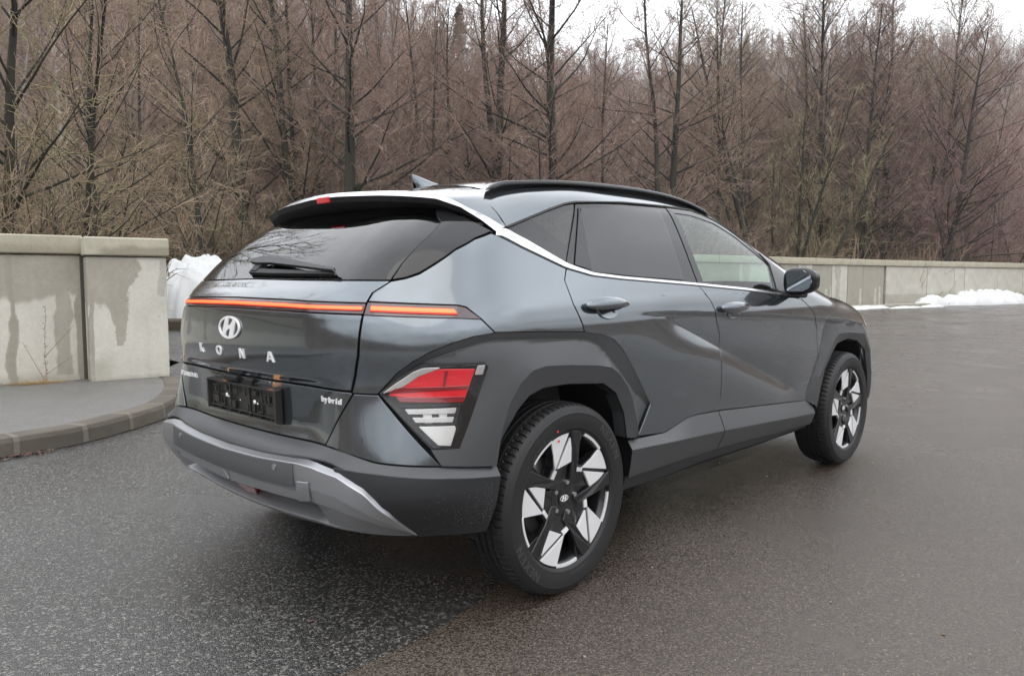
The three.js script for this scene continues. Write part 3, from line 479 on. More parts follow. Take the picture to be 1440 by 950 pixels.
// tail lamps
{
  const house = panelGeo([[0.617, 0.777], [0.651, 0.826], [0.674, 0.850], [0.696, 0.868], [0.831, 0.866], [0.840, 0.855], [0.771, 0.607], [0.717, 0.612]], { off: 0.010, gap: 0.0012, depth: 0.02, cell: 0.011 });
  const bits = [
    ['lamp_lens', [[0.637, 0.774], [0.779, 0.748 + 0.003], [0.804, 0.848], [0.741, 0.852], [0.700, 0.852], [0.680, 0.835], [0.66, 0.806]], lensRed, 0.0128],
    ['lamp_divider', [[0.637, 0.781], [0.648, 0.797], [0.789, 0.797], [0.786, 0.788], [0.70, 0.786]], lensDeep, 0.0150],
    ['lamp_cover', [[0.626, 0.781], [0.650, 0.812], [0.681, 0.846], [0.700, 0.857], [0.730, 0.858], [0.690, 0.835], [0.660, 0.800]], lensClear, 0.0150],
    ['lamp_cover', [[0.806, 0.832], [0.812, 0.858], [0.828, 0.858], [0.822, 0.832]], lensClear, 0.0150],
    ['lamp_lens', [[0.650, 0.767], [0.781, 0.764], [0.777, 0.748], [0.658, 0.755]], lensDeep, 0.0150],
    ['lamp_reflector', [[0.668, 0.731], [0.763, 0.730], [0.760, 0.716], [0.674, 0.718]], lensClear, 0.014],
    ['lamp_reflector', [[0.682, 0.706], [0.758, 0.703], [0.755, 0.690], [0.688, 0.693]], lensClear, 0.014],
    ['lamp_reflector', [[0.700, 0.717], [0.715, 0.717], [0.718, 0.690], [0.705, 0.690]], lensClear, 0.012], ['lamp_reflector', [[0.730, 0.717], [0.745, 0.717], [0.744, 0.690], [0.733, 0.690]], lensClear, 0.012],
    ['lamp_window', [[0.695, 0.679], [0.760, 0.676], [0.762, 0.668], [0.752, 0.620], [0.730, 0.624]], phys(0.60, 0.60, 0.58, 0.22, { metalness: 0.4 }), 0.013],
  ];
  bits.push(['lamp_glass', [[0.621, 0.778], [0.652, 0.823], [0.676, 0.847], [0.698, 0.863], [0.829, 0.862], [0.836, 0.853], [0.7685, 0.612], [0.7195, 0.617]], phys(0.96, 0.96, 0.96, 0.01, { transmission: 1, thickness: 0 }), 0.022]);
  bits.push(['lamp_divider', [[0.742, 0.849], [0.746, 0.849], [0.741, 0.800], [0.737, 0.800]], lensDeep, 0.0152], ['lamp_rib', [[0.655, 0.742], [0.777, 0.742], [0.776, 0.737], [0.658, 0.737]], gloss, 0.015]);
  const lamps = both('tail_lamp', house, gloss, car);
  lamps.forEach((l, i) => bits.forEach(([n, o, m, f]) => { const g = panelGeo(o, { off: f, gap: 0, depth: 0.004, cell: 0.011 }); add(n, i ? mirrored(g) : g, m, l); }));
}
// rear bumper: dark lower body, ledge, silver guard with its plates
{
  const top = [[0, 0.5985, 0], [0.25, 0.599, 0], [0.495, 0.602, 0], [0.556, 0.598, 0.001], [0.622, 0.573, 0.002], [0.737, 0.558, 0.003], [0.862, 0.533, 0.004]];
  const low = [[0, 0.545, 0.014], [0.25, 0.548, 0.014], [0.471, 0.562, 0.014], [0.525, 0.561, 0.016], [0.580, 0.544, 0.030], [0.742, 0.527, 0.034], [0.857, 0.504, 0.034]];
  const sh = loftGeo([top.map((p) => [p[0], p[1], -0.012]), top, low, low.map((p) => [p[0], p[1] - 0.016, p[2] - 0.012])], { n: 50, match: true });
  const bumper = add('rear_bumper', merged([sh, mirrored(sh)]), cladding, car);
  const blk = panelGeo([[0.545, 0.550], [0.628, 0.543], [0.742, 0.5255], [0.858, 0.5025], [0.846, 0.414], [0.829, 0.333], [0.740, 0.345], [0.655, 0.352], [0.610, 0.46], [0.555, 0.524]], { off: 0.0315, gap: 0, depth: 0.04 });
  for (const g of [blk, mirrored(blk)]) add('bumper_skirt', g, blackPlastic, bumper);
  { reseed(77); const dot = new THREE.SphereGeometry(1, 6, 4), dm = new THREE.InstancedMesh(dot, std(0.085, 0.085, 0.085, 0.35), 260), M = new THREE.Matrix4(); for (let i = 0; i < 260; i++) { const s = 0.835 - 0.15 * rnd() * rnd(), y = 0.37 + 0.12 * rnd(), q = at(s, y, 0.032), r = rr(0.0004, 0.0013); M.compose(V3(...q.p), new THREE.Quaternion(), V3(r, r * rr(1, 1.5), r)); dm.setMatrixAt(i, M); } dm.name = 'road_splash'; tag(dm, 'dried splash spots on the black skirt by the wheel', null, null, 'stuff'); bumper.add(dm); }
  const S = [0, 0.25, 0.43, 0.455, 0.50, 0.56, 0.61, 0.65, 0.680], Y0 = [0.542, 0.547, 0.556, 0.558, 0.556, 0.541, 0.505, 0.445, 0.360], YB = [0.330, 0.335, 0.343, 0.346, 0.350, 0.354, 0.354, 0.352, 0.352];
  const w = [1, 1, 1, 0.9, 0.1, 0, 0, 0, 0];            // how far the recess reaches
  const row = (f, off, offWing) => S.map((s, i) => { const y = Y0[i] + (YB[i] - Y0[i]) * f; return [s, y, (off * w[i] + offWing * (1 - w[i])) * [1, 1, 1, 1, 1, 1, 1, 0.9, 0.72][i]]; });
  const rows = [row(0, 0.004, 0.026), row(0.06, 0.040, 0.047), row(0.34, 0.036, 0.049), row(0.52, 0.028, 0.048), row(0.58, -0.020, 0.046), row(0.88, -0.022, 0.040), row(0.91, 0.034, 0.040), row(1, 0.030, 0.030), row(1.0, -0.04, -0.03)];
  const gs = loftGeo(rows, { n: 70, match: true, bevel: 0.003, sub: 2 });
  const guard = add('skid_guard', merged([gs, mirrored(gs)]), silver, car);
  const pl = panelGeo([[0, 0.526], [0.25, 0.531], [0.447, 0.541], [0.449, 0.483], [0.25, 0.476], [0, 0.472], [-0.25, 0.476], [-0.449, 0.483], [-0.447, 0.541], [-0.25, 0.531]], { gap: 0, off: 0.044, depth: 0.006 }); add('guard_plate', pl, skidDark, guard);
  for (const k of [1, -1]) add('guard_slot', panelGeo([[0.035, 0.474], [0.449, 0.480], [0.443, 0.446], [-0.0 + 0.008, 0.434]].map(([s, y]) => [s * k, y]), { gap: 0, depth: 0.01, place: bent((s, y) => 0.028 + (0.48 - y) * 0.35) }), silver, guard);
  add('guard_recess', panelGeo([[0, 0.432], [0.25, 0.437], [0.44, 0.445], [0.44, 0.368], [0.25, 0.36], [0, 0.356], [-0.25, 0.36], [-0.44, 0.368], [-0.44, 0.445], [-0.25, 0.437]], { gap: 0, off: -0.012, depth: 0 }), skidDark, guard);
  add('fog_reflector', panelGeo([[-0.085, 0.408], [0.085, 0.410], [0.045, 0.356], [-0.045, 0.355]], { gap: 0, off: 0.012, depth: 0.03 }), lensDeep, guard);
  for (const k of [-0.36, 0.36]) { const q = at(k, 0.520, 0.045), g = new THREE.CylinderGeometry(0.010, 0.010, 0.004, 24); g.applyQuaternion(new THREE.Quaternion().setFromUnitVectors(V3(0, 1, 0), V3(...q.n))); g.translate(...q.p); add('parking_sensor', g, silver, guard); }
  add('tow_cover', panelGeo([[0.466, 0.498], [0.494, 0.501], [0.490, 0.458], [0.458, 0.452]], { gap: 0, off: 0.052, depth: 0.005 }), silver, guard);
  const pipe = new THREE.CylinderGeometry(0.022, 0.022, 0.14, 18, 1, true); pipe.rotateZ(Math.PI / 2); pipe.translate(-0.60, 0.325, 0.56); add('exhaust_pipe', pipe, std(0.35, 0.35, 0.36, 0.35, { metalness: 0.9 }), car);
}
// dark inner body behind the panels, underbody, wheel wells, cabin
{
  const outer = [[-0.001, 0.40], [-0.001, 1.09], [0.70, 1.10], [1.2, 1.12], [1.6, 1.08], [2.2, 1.06], [3.0, 0.98], [3.6, 0.90], [4.1, 0.78], [4.25, 0.68], [4.30, 0.28]];
  const arch = (cx, r) => [...Array(17)].map((_, i) => { const a = Math.PI * i / 16; return [wrapOf(cx + r * Math.cos(a), 0.87), Math.max(0.28, 0.36 + r * Math.sin(a))]; });
  const P = [...outer, ...arch(2.66, 0.44).filter((p) => p[0] < 4.29), [3.36, 0.28], [1.58, 0.28], ...arch(0, 0.44), [0.80, 0.40]];
  const g = panelGeo(P, { off: -0.022, gap: 0, depth: 0, cell: 0.04 }); const shell = add('inner_body', merged([g, mirrored(g)]), innerDark, car);
  const floor = new THREE.BoxGeometry(3.3, 0.06, 1.2); floor.translate(1.35, 0.29, 0); const f2 = new THREE.BoxGeometry(1.55, 0.06, 1.66); f2.translate(1.32, 0.31, 0); add('floor_pan', merged([floor, f2]), innerDark, car);
  for (const x of [0, 2.66]) for (const s of [1, -1]) {
    const cyl = new THREE.CylinderGeometry(0.43, 0.43, 0.34, 40, 1, true, -Math.PI / 2 - 0.15, Math.PI + 0.3); cyl.rotateX(-Math.PI / 2); cyl.translate(x, 0.36, s * 0.69);
    const dsk = new THREE.CircleGeometry(0.44, 32, -0.15, Math.PI + 0.3); dsk.translate(x, 0.36, s * 0.53); add('wheel_well', merged([cyl, dsk]), innerDark, car);
  }
  const cabin = std(0.035, 0.036, 0.038, 0.7), seatM = std(0.05, 0.05, 0.052, 0.8);
  const dash = new RoundedBoxGeometry(0.5, 0.26, 1.42, 4, 0.08); dash.translate(2.15, 0.93, 0); add('dashboard', dash, cabin, car);
  const wheelG = new THREE.TorusGeometry(0.18, 0.016, 10, 40); wheelG.rotateY(Math.PI / 2); wheelG.rotateZ(-0.35); wheelG.translate(1.83, 1.0, -0.38); add('steering_wheel', wheelG, cabin, car);
  for (const s of [-0.38, 0.38]) { const b = new RoundedBoxGeometry(0.16, 0.62, 0.48, 4, 0.06); b.rotateZ(0.22); b.translate(1.02, 0.82, s); const c = new RoundedBoxGeometry(0.5, 0.16, 0.5, 4, 0.06); c.translate(1.3, 0.52, s); const h = new RoundedBoxGeometry(0.10, 0.18, 0.26, 4, 0.04); h.translate(0.93, 1.22, s); const o = add('seat', merged([b, c]), seatM, car); add('headrest', h, seatM, o); }
  for (const z of [-0.45, 0.45]) { const h = new RoundedBoxGeometry(0.09, 0.15, 0.25, 4, 0.04); h.translate(-0.02, 1.23, z); add('headrest', h, seatM, car); }
  const bench = new RoundedBoxGeometry(0.2, 0.7, 1.3, 4, 0.06); bench.rotateZ(0.25); bench.translate(0.12, 0.85, 0); add('bench_seat', bench, seatM, car);
  const head = panelGeo([[-0.1, 0.48], [1.28, 0.5], [1.28, -0.5], [-0.1, -0.48]], { place: onTop(-0.03), gap: 0, depth: 0, cell: 0.1 }); add('headlining', head, std(0.3, 0.3, 0.3, 0.9), car);
}
// door mirrors
{
  const mk = () => {
    const g = new THREE.SphereGeometry(1, 36, 24), p = g.attributes.position, pw = (v, k) => Math.sign(v) * Math.pow(Math.abs(v), k);
    for (let i = 0; i < p.count; i++) { const a = p.getX(i), b = pw(p.getY(i), 0.7), c = pw(p.getZ(i), 0.7); p.setXYZ(i, 1.775 + (a < 0 ? 0.045 * pw(a, 0.35) : 0.085 * a * (1 - 0.25 * c)), 1.118 + 0.068 * b * (1 - 0.18 * c * (b < 0 ? 1 : 0.4)), 0.965 + 0.088 * c); }
    g.computeVertexNormals(); return g;
  };
  const sh = new THREE.Shape(); const pts = [[-0.066, 0.050], [0.025, 0.053], [0.060, 0.034], [0.070, -0.005], [0.054, -0.036], [0.02, -0.052], [-0.062, -0.053]]; sh.setFromPoints(pts.map((q) => new THREE.Vector2(...q)));
  const gl = new THREE.ExtrudeGeometry(sh, { depth: 0.004, bevelEnabled: false }); gl.rotateY(-Math.PI / 2); gl.rotateZ(0.10); gl.rotateY(-0.06); gl.translate(1.7275, 1.119, 0.968);
  const arm = new RoundedBoxGeometry(0.10, 0.04, 0.14, 3, 0.015); arm.translate(1.80, 1.052, 0.90);
  const sail = panelGeo([[2.905, 1.262], [3.10, 1.150], [3.02, 1.046], [2.895, 1.060], [2.955, 1.205]], { off: 0.004, gap: 0, depth: 0.01 });
  const m = both('door_mirror', mk(), gloss, car); m.forEach((o, i) => { for (const [n, g, mt] of [['mirror_glass', gl, mirrorGlass], ['mirror_arm', arm, blackPlastic], ['mirror_base', sail, gloss]]) add(n, i ? mirrored(g.index ? g : mergeVertices(g)) : g, mt, o); });
}
// ---------- wheels ----------
{
  const rubber = std(0.0095, 0.0095, 0.010, 0.58), rubberMark = std(0.036, 0.036, 0.037, 0.40);
  const rimBlack = phys(0.007, 0.007, 0.008, 0.30, { clearcoat: 0.35, clearcoatRoughness: 0.1 }), machined = std(0.78, 0.78, 0.79, 0.36, { metalness: 0.35 }), disc = std(0.28, 0.27, 0.26, 0.4, { metalness: 0.8 });
  const R = 0.347, wz = 0.797;
  const lathe = (pts, n = 96) => { const g = new THREE.LatheGeometry(pts.map((p) => new THREE.Vector2(p[0], p[1])), n); g.rotateX(Math.PI / 2); return g; };   // axis along z, second value = z
  const side = [[0.2425, 0.090], [0.248, 0.0985], [0.254, 0.1015], [0.2565, 0.1035], [0.2590, 0.1035], [0.261, 0.1030], [0.265, 0.1050], [0.285, 0.1075], [0.300, 0.1080], [0.3085, 0.1072], [0.3095, 0.1085], [0.3115, 0.1080], [0.3125, 0.1060], [0.318, 0.1040], [0.328, 0.0985], [0.3345, 0.0920]];
  const cap = [[0.3345, 0.0920], [0.3385, 0.085], [0.3415, 0.075], [0.3430, 0.068]];
  const grooves = []; for (const c of [0.045, 0.015]) grooves.push([0.3440, c + 0.0055], [0.3370, c + 0.004], [0.3370, c - 0.004], [0.3445, c - 0.0055]);
  const half = [...cap, ...grooves], tread = [...half, ...half.slice().reverse().map(([r, z]) => [r, -z])];
  const full = [...side.slice().map((p) => p)];
  const treadG = (() => {                                 // ribs cut by narrow slots, slanting towards the shoulder
    const N = 720, pos = [], idx = [], q = tread.length, dense = []; for (let k = 0; k < q - 1; k++) { const m = Math.abs(tread[k][1] - tread[k + 1][1]) > 0.012 ? 3 : 1; for (let e = 0; e < m; e++) dense.push([0, 1].map((w) => tread[k][w] + (tread[k + 1][w] - tread[k][w]) * e / m)); } dense.push(tread[q - 1]);
    for (let i = 0; i < N; i++) for (const [r, z] of dense) { const a = i / N * 2 * Math.PI, az = Math.abs(z), ph = (i / N * 80 + (az > 0.05 ? 0 : Math.sign(z) * 0.3) + az * 2.5) % 1, slot = az > 0.052 ? (ph < 0.24 ? 0.0055 * smooth(0.094, 0.086, az) : 0) : az > 0.02 ? (ph > 0.5 && ph < 0.68 ? 0.003 : 0) : 0; const R2 = Math.min(r, r > 0.3372 ? r - slot : r); pos.push(R2 * Math.cos(a), R2 * Math.sin(a), z); }
    const M = dense.length; for (let i = 0; i < N; i++) for (let k = 0; k < M - 1; k++) { const a = i * M + k, b = ((i + 1) % N) * M + k; idx.push(a, b, a + 1, b, b + 1, a + 1); }
    const g = geom(pos, idx), p = g.attributes.position, n = g.attributes.normal; if (n.getX(3) * p.getX(3) < 0) { const I = g.index; for (let k = 0; k < I.count; k += 3) { const t = I.getX(k); I.setX(k, I.getX(k + 1)); I.setX(k + 1, t); } }
    const f = g.toNonIndexed(); f.computeVertexNormals(); return f;
  })();
  const tyreG = merged([lathe(side), lathe(side.map(([r, z]) => [r, -z])), lathe([[0.2425, 0.090], [0.2405, -0.090]])]);
  const barrel = lathe([[0.2375, 0.094], [0.2395, 0.0915], [0.236, 0.089], [0.226, 0.080], [0.212, 0.06], [0.208, 0.0], [0.212, -0.07], [0.238, -0.09]]);
  const arcShape = (r0, r1, a0, a1) => { const s = new THREE.Shape(); const n = Math.max(3, Math.ceil((a1 - a0) / 0.05)); for (let i = 0; i <= n; i++) { const a = a0 + (a1 - a0) * i / n; i ? s.lineTo(r1 * Math.cos(a), r1 * Math.sin(a)) : s.moveTo(r1 * Math.cos(a), r1 * Math.sin(a)); } for (let i = n; i >= 0; i--) { const a = a0 + (a1 - a0) * i / n; s.lineTo(r0 * Math.cos(a), r0 * Math.sin(a)); } s.closePath(); return s; };
  const D = Math.PI / 180, pol = (list, ax) => { const s = new THREE.Shape(); list.forEach(([r, a], i) => { const t = (ax + a) * D; i ? s.lineTo(r * Math.cos(t), r * Math.sin(t)) : s.moveTo(r * Math.cos(t), r * Math.sin(t)); }); s.closePath(); return s; };
  const ex = (s, depth, z, b = 0.002) => { const g = new THREE.ExtrudeGeometry(s, { depth, bevelEnabled: b > 0, bevelSize: b, bevelThickness: b, bevelSegments: 2, curveSegments: 24 }); g.translate(0, 0, z); return g; };
  const dish = (g) => { const p = g.attributes.position; for (let i = 0; i < p.count; i++) { const r = Math.hypot(p.getX(i), p.getY(i)); p.setZ(i, p.getZ(i) - 0.020 * (1 - smooth(0.04, 0.19, r)) - 0.004 * smooth(0.18, 0.24, r)); } g.computeVertexNormals(); return g; };
  const fine = (g) => g;
  const black = [], bright = [];
  for (let k = 0; k < 5; k++) {
    const ax = 101 + 72 * k;
    black.push(dish(ex(pol([[0.236, 11], [0.236, 3], [0.236, -6], [0.236, -14], [0.236, -22], [0.234, -33], [0.17, -30], [0.11, -16], [0.06, -30], [0.05, 10], [0.075, 36], [0.105, 46], [0.119, 42], [0.134, 19], [0.18, 13.5]], ax), 0.030, 0.055, 0.003)));
    black.push(dish(ex(pol([[0.238, -16], [0.238, -27], [0.135, -34], [0.075, -52], [0.05, -40], [0.12, -23]], ax), 0.012, 0.083, 0.004)));       // raised blade
    bright.push(dish(ex(pol([[0.2345, 10.5], [0.2365, 2], [0.2365, -6], [0.2345, -12.6], [0.130, 17.8]], ax), 0.006, 0.088, 0.0012)));
    bright.push(dish(ex(pol([[0.214, -14.2], [0.134, -24.0], [0.1240, 11.0]], ax), 0.006, 0.088, 0.0012)));
    bright.push(dish(ex(pol([[0.127, 18.5], [0.1165, 15], [0.098, 44], [0.110, 45]], ax), 0.006, 0.088, 0.0010)));
    bright.push(ex(arcShape(0.2285, 0.2385, (ax - 61.5) * D, (ax - 34.5) * D), 0.006, 0.086, 0.001));
  }
  black.push(dish(ex(arcShape(0.001, 0.062, 0, Math.PI * 2 - 0.001), 0.028, 0.060, 0.003)));
  black.push(ex(arcShape(0.233, 0.2375, 0, Math.PI * 2 - 0.001), 0.008, 0.082, 0.0015));
  const capG = new THREE.CylinderGeometry(0.029, 0.030, 0.010, 32); capG.rotateX(Math.PI / 2); capG.translate(0, 0, 0.070);
  const el = (a, b, n = 32) => [...Array(n)].map((_, i) => new THREE.Vector2(a * Math.cos(i / n * 2 * Math.PI), b * Math.sin(i / n * 2 * Math.PI)));
  const ring = new THREE.Shape(el(0.022, 0.0115)); ring.holes.push(new THREE.Path(el(0.0195, 0.0092)));
  const Hs = new THREE.Shape(); [[-0.013, -0.007], [-0.007, -0.0085], [-0.004, -0.0015], [0.003, -0.0015], [0.001, -0.0098], [0.008, -0.0088], [0.013, 0.007], [0.007, 0.0085], [0.004, 0.0018], [-0.003, 0.0018], [-0.001, 0.0098], [-0.008, 0.0088]].forEach((q, i) => i ? Hs.lineTo(...q) : Hs.moveTo(...q)); Hs.closePath();
  const logo = mergeGeometries([ex(ring, 0.001, 0.0752, 0), ex(Hs, 0.001, 0.0752, 0)]);
  const bolts = []; const wells = [];
  for (let k = 0; k < 5; k++) { const a = (75 + 72 * k) * D, b = new THREE.CylinderGeometry(0.0085, 0.010, 0.016, 6); b.rotateX(Math.PI / 2); b.translate(0.057 * Math.cos(a), 0.057 * Math.sin(a), 0.072); bolts.push(b); const w = new THREE.TorusGeometry(0.0135, 0.0035, 8, 20); w.translate(0.057 * Math.cos(a), 0.057 * Math.sin(a), 0.068); wells.push(w); }
  const discG = lathe([[0.07, 0.02], [0.155, 0.02], [0.156, -0.005], [0.07, -0.005]]), drum = lathe([[0.0, 0.03], [0.072, 0.03], [0.078, 0.0]]);
  const cal = new RoundedBoxGeometry(0.08, 0.17, 0.06, 3, 0.015); cal.translate(0.135, 0.02, 0.015);
  // raised words on the sidewall
  function ringText(text, font, size, r, aMid, gap = 1.12) {
    const gl = [...text].map((ch) => { const g = new TextGeometry(ch, { font, size, depth: 0.0012, curveSegments: 3 }); g.computeBoundingBox(); return [g, ch === ' ' ? size * 0.4 : g.boundingBox.max.x - Math.min(0, g.boundingBox.min.x)]; });
    const tot = gl.reduce((s, [, w]) => s + w * gap + size * 0.08, 0); let a = aMid + tot / 2 / r; const out = [];
    for (const [g, w] of gl) { const p = g.attributes.position; for (let i = 0; i < p.count; i++) { const t = a - p.getX(i) * gap / r, q = r - size / 2 + p.getY(i), zz = 0.1045 + 0.0034 * smooth(0.262, 0.29, q) - 0.003 * smooth(0.305, 0.325, q); p.setXYZ(i, q * Math.cos(t), q * Math.sin(t), zz + p.getZ(i)); } g.computeVertexNormals(); out.push(g); a -= (w * gap + size * 0.08) / r; }
    return mergeGeometries(out.filter((g) => g.attributes.position.count));
  }
  for (const g of [barrel, ...black, ...bright]) g.scale(1.022, 1.022, 1);
  const words = [ringText('NEXEN', fontBold, 0.030, 0.292, 218 * D, 1.3), ringText('215/55R18', fontBold, 0.012, 0.268, 130 * D), ringText('NEXEN', fontBold, 0.030, 0.292, 38 * D, 1.3), ringText('215/55R18', fontBold, 0.012, 0.268, 280 * D)];
  const place = (g, x, right, turn) => { const q = g.clone(); q.rotateZ(turn); q.translate(0, 0, wz); if (!right) return mirrored(mergeVertices(q)).translate(x, 0.345, 0); return q.translate(x, 0.345, 0); };
  for (const [x, right, turn, tt] of [[0, true, 0, 0], [2.66, true, 0.0, -1.66], [0, false, 1.1, 0], [2.66, false, 0.6, 0]]) {
    const P = (g, t = turn) => place(g, x, right, t), wheel = new THREE.Group(); wheel.name = 'wheel'; car.add(wheel);
    add('tyre', P(merged([tyreG]), tt), rubber, wheel); add('tread', P(treadG, tt), rubber, wheel);
    for (const g of words) add('tyre_lettering', P(g, tt), rubberMark, wheel);
    add('rim', P(merged([barrel, ...black])), rimBlack, wheel); for (const g of bright) add('spoke_face', P(g), machined, wheel);
    add('hub_cap', P(capG), rimBlack, wheel); add('hub_emblem', P(logo), badge, wheel); for (const g of bolts) add('wheel_bolt', P(g), std(0.5, 0.5, 0.51, 0.3, { metalness: 0.9 }), wheel); add('bolt_recess', P(merged(wells)), rimBlack, wheel);
    add('brake_disc', P(merged([discG, drum])), disc, wheel); add('brake_caliper', P(cal, 0), std(0.12, 0.12, 0.12, 0.5, { metalness: 0.5 }), wheel);
    if (right && x === 0) for (const [r, a, z] of [[0.2655, 106, 0.1058], [0.224, 104, 0.0955]]) { const d = new THREE.CylinderGeometry(0.0045, 0.0045, 0.001, 14); d.rotateX(Math.PI / 2); d.translate(r * Math.cos(a * D), r * Math.sin(a * D), z); add('paint_dot', P(d), std(0.7, 0.03, 0.03, 0.5), wheel); }
  }
}
// ---------- ground ----------
const polyline = (pts) => (x) => { if (x <= pts[0][0]) return pts[0][1]; for (let i = 0; i < pts.length - 1; i++) if (x <= pts[i + 1][0]) return pts[i][1] + (pts[i + 1][1] - pts[i][1]) * (x - pts[i][0]) / (pts[i + 1][0] - pts[i][0]); return pts[pts.length - 1][1]; };
const roadEdge = polyline([[-60, -15], [-8, -7.9], [1.0, -6.1], [2.3, -8], [2.6, -20], [12, -20.4], [17, -13.0], [25.3, -10.6], [33.3, -9.1], [45.4, -5.9], [66, -0.5]]);
const seamFar = polyline([[3.2, 0], [5, -0.65], [7.2, -1.5], [12, -3.4], [18.7, -5.9], [30, -9.6], [66, -0.9]]);
const seamZ = (x) => seamFar(x) + 0.36 + 0.42 * smooth(1.0, -0.7, x) + 0.25 * smooth(-0.8, -6, x) + 0.03 * fbm(x * 2.1, 3, 1, 3) + 0.012 * noise.noise(x * 23, 1, 5);
function stonesTex(n, per, seedN, look) {                 // rounded chippings in a binder: colour and height
  reseed(seedN); const P = []; for (let i = 0; i < per * per; i++) P.push([rnd(), rnd(), rnd(), rnd(), 0.55 + 0.6 * rnd(), rnd() * Math.PI]);
  const col = new Float32Array(n * n * 3), hgt = new Float32Array(n * n);
  for (let j = 0; j < n; j++) for (let i = 0; i < n; i++) {
    const x = i / n * per, y = j / n * per, cx = Math.floor(x), cy = Math.floor(y); let d1 = 9, d2 = 9, id = null;
    for (let b = -1; b <= 1; b++) for (let a = -1; a <= 1; a++) {
      const q = P[((cy + b + per) % per) * per + (cx + a + per) % per], dx = x - cx - a - q[0], dy = y - cy - b - q[1], ca = Math.cos(q[5]), sa = Math.sin(q[5]);
      const d = Math.hypot(dx * ca + dy * sa, (dx * sa - dy * ca) * 1.45) / q[4]; if (d < d1) { d2 = d1; d1 = d; id = q; } else if (d < d2) d2 = d;
    }
    const edge = clamp((d2 - d1) * 3.2, 0, 1), c = look(id, edge, grain[((j * 7) % 256) * 256 + (i * 3) % 256]), k = j * n + i;
    col.set(c, k * 3); hgt[k] = edge * (0.5 + 0.5 * id[2]);
  }
  return [col, hgt];
}
const srgb = (v) => v <= 0.0031308 ? v * 12.92 : 1.055 * Math.pow(v, 1 / 2.4) - 0.055;
function asphalt(seedN, per, look, bump, rough) {
  const n = 1024, [col, hgt] = stonesTex(n, per, seedN, look);
  const map = tex(n, (i, j) => { const k = (j * n + i) * 3; return [srgb(col[k]), srgb(col[k + 1]), srgb(col[k + 2])]; }, 1, true), bm = tex(n, (i, j) => hgt[j * n + i], 1);
  const rm = tex(256, (i, j) => { const u = i / 256 * 6.2832, v = j / 256 * 6.2832; const a = [Math.cos(u), Math.sin(u), Math.cos(v), Math.sin(v)]; return clamp(0.62 + 0.55 * fbm(a[0] * 1.3 + a[2], a[1] * 1.3 - a[3] * 0.8, a[3] * 1.2 + 4 + a[2] * 0.5, 5), 0.25, 1); }, 1); rm.repeat.set(0.21, 0.21);
  const m = phys(1, 1, 1, Math.min(1, rough * 1.75), { map, bumpMap: bm, bumpScale: bump, roughnessMap: rm, vertexColors: true, ior: 1.8 }); return m;
}
const speckled = asphalt(11, 190, (q, e, g) => { const b = 0.011 + 0.006 * g, light = q[3] > 0.72 ? 0.045 + 0.14 * (q[3] - 0.72) / 0.28 : 0.016 + 0.028 * q[2]; const t = smooth(0.15, 0.5, e); return [(b + (light - b) * t) * 1.0, (b + (light - b) * t) * 0.96, (b + (light - b) * t) * 0.90]; }, 0.0024, 0.25);
const brownish = asphalt(23, 230, (q, e, g) => { const b = 0.034, light = (q[3] > 0.985 ? 0.18 : 0.018 + 0.10 * q[2]); const t = smooth(0.05, 0.6, e), v = b + (light - b) * t; return [v * 0.84, v * 0.64, v * 0.48]; }, 0.0034, 0.21);
function groundSheet(name, mat, zOf, y, nx, nt, tile) {
  const pos = [], uv = [], col = [], idx = [], xs = []; for (let i = 0; i <= nx; i++) { const t = i / nx * 2 - 1; xs.push(1 + Math.sign(t) * (Math.abs(t) < 0.6 ? Math.abs(t) / 0.6 * 9 : 9 + ((Math.abs(t) - 0.6) / 0.4) ** 2 * 56)); }
  for (const x of xs) for (let j = 0; j <= nt; j++) {
    const z = zOf(x, j / nt); pos.push(x, y, z); uv.push(x / tile, z / tile);
    let v = 1 + 0.45 * fbm(x * 0.35, z * 0.35, 2, 3) + 0.12 * fbm(x * 1.7, z * 1.7, 6, 3) + 0.08 * fbm(x * 0.2, z * 1.6, 9, 3); col.push(v, v * (1 + 0.02 * noise.noise(x * 0.5, z * 0.5, 3)), v);
  }
  for (let i = 0; i < nx; i++) for (let j = 0; j < nt; j++) { const a = i * (nt + 1) + j, b = a + nt + 1; idx.push(a, a + 1, b, b, a + 1, b + 1); }
  const g = geom(pos, idx, null, uv), n = g.attributes.normal; if (n.getY(0) < 0) { const I = g.index; for (let k = 0; k < I.count; k += 3) { const t = I.getX(k); I.setX(k, I.getX(k + 1)); I.setX(k + 1, t); } g.computeVertexNormals(); }
  g.setAttribute('color', new THREE.Float32BufferAttribute(col, 3));
  return tag(add(name, g, mat), null, null, null, 'structure');
}
tag(groundSheet('road', speckled, (x, t) => { const a = seamZ(x) + 0.05, b = roadEdge(x); return a + (b - a) * t; }, -0.004, 240, 90, 1.45), 'speckled grey wet asphalt road');
tag(groundSheet('road', brownish, (x, t) => seamZ(x) + 60 * Math.pow(t, 2.2), 0, 240, 70, 1.30), 'smoother brownish wet asphalt lane beside the car');

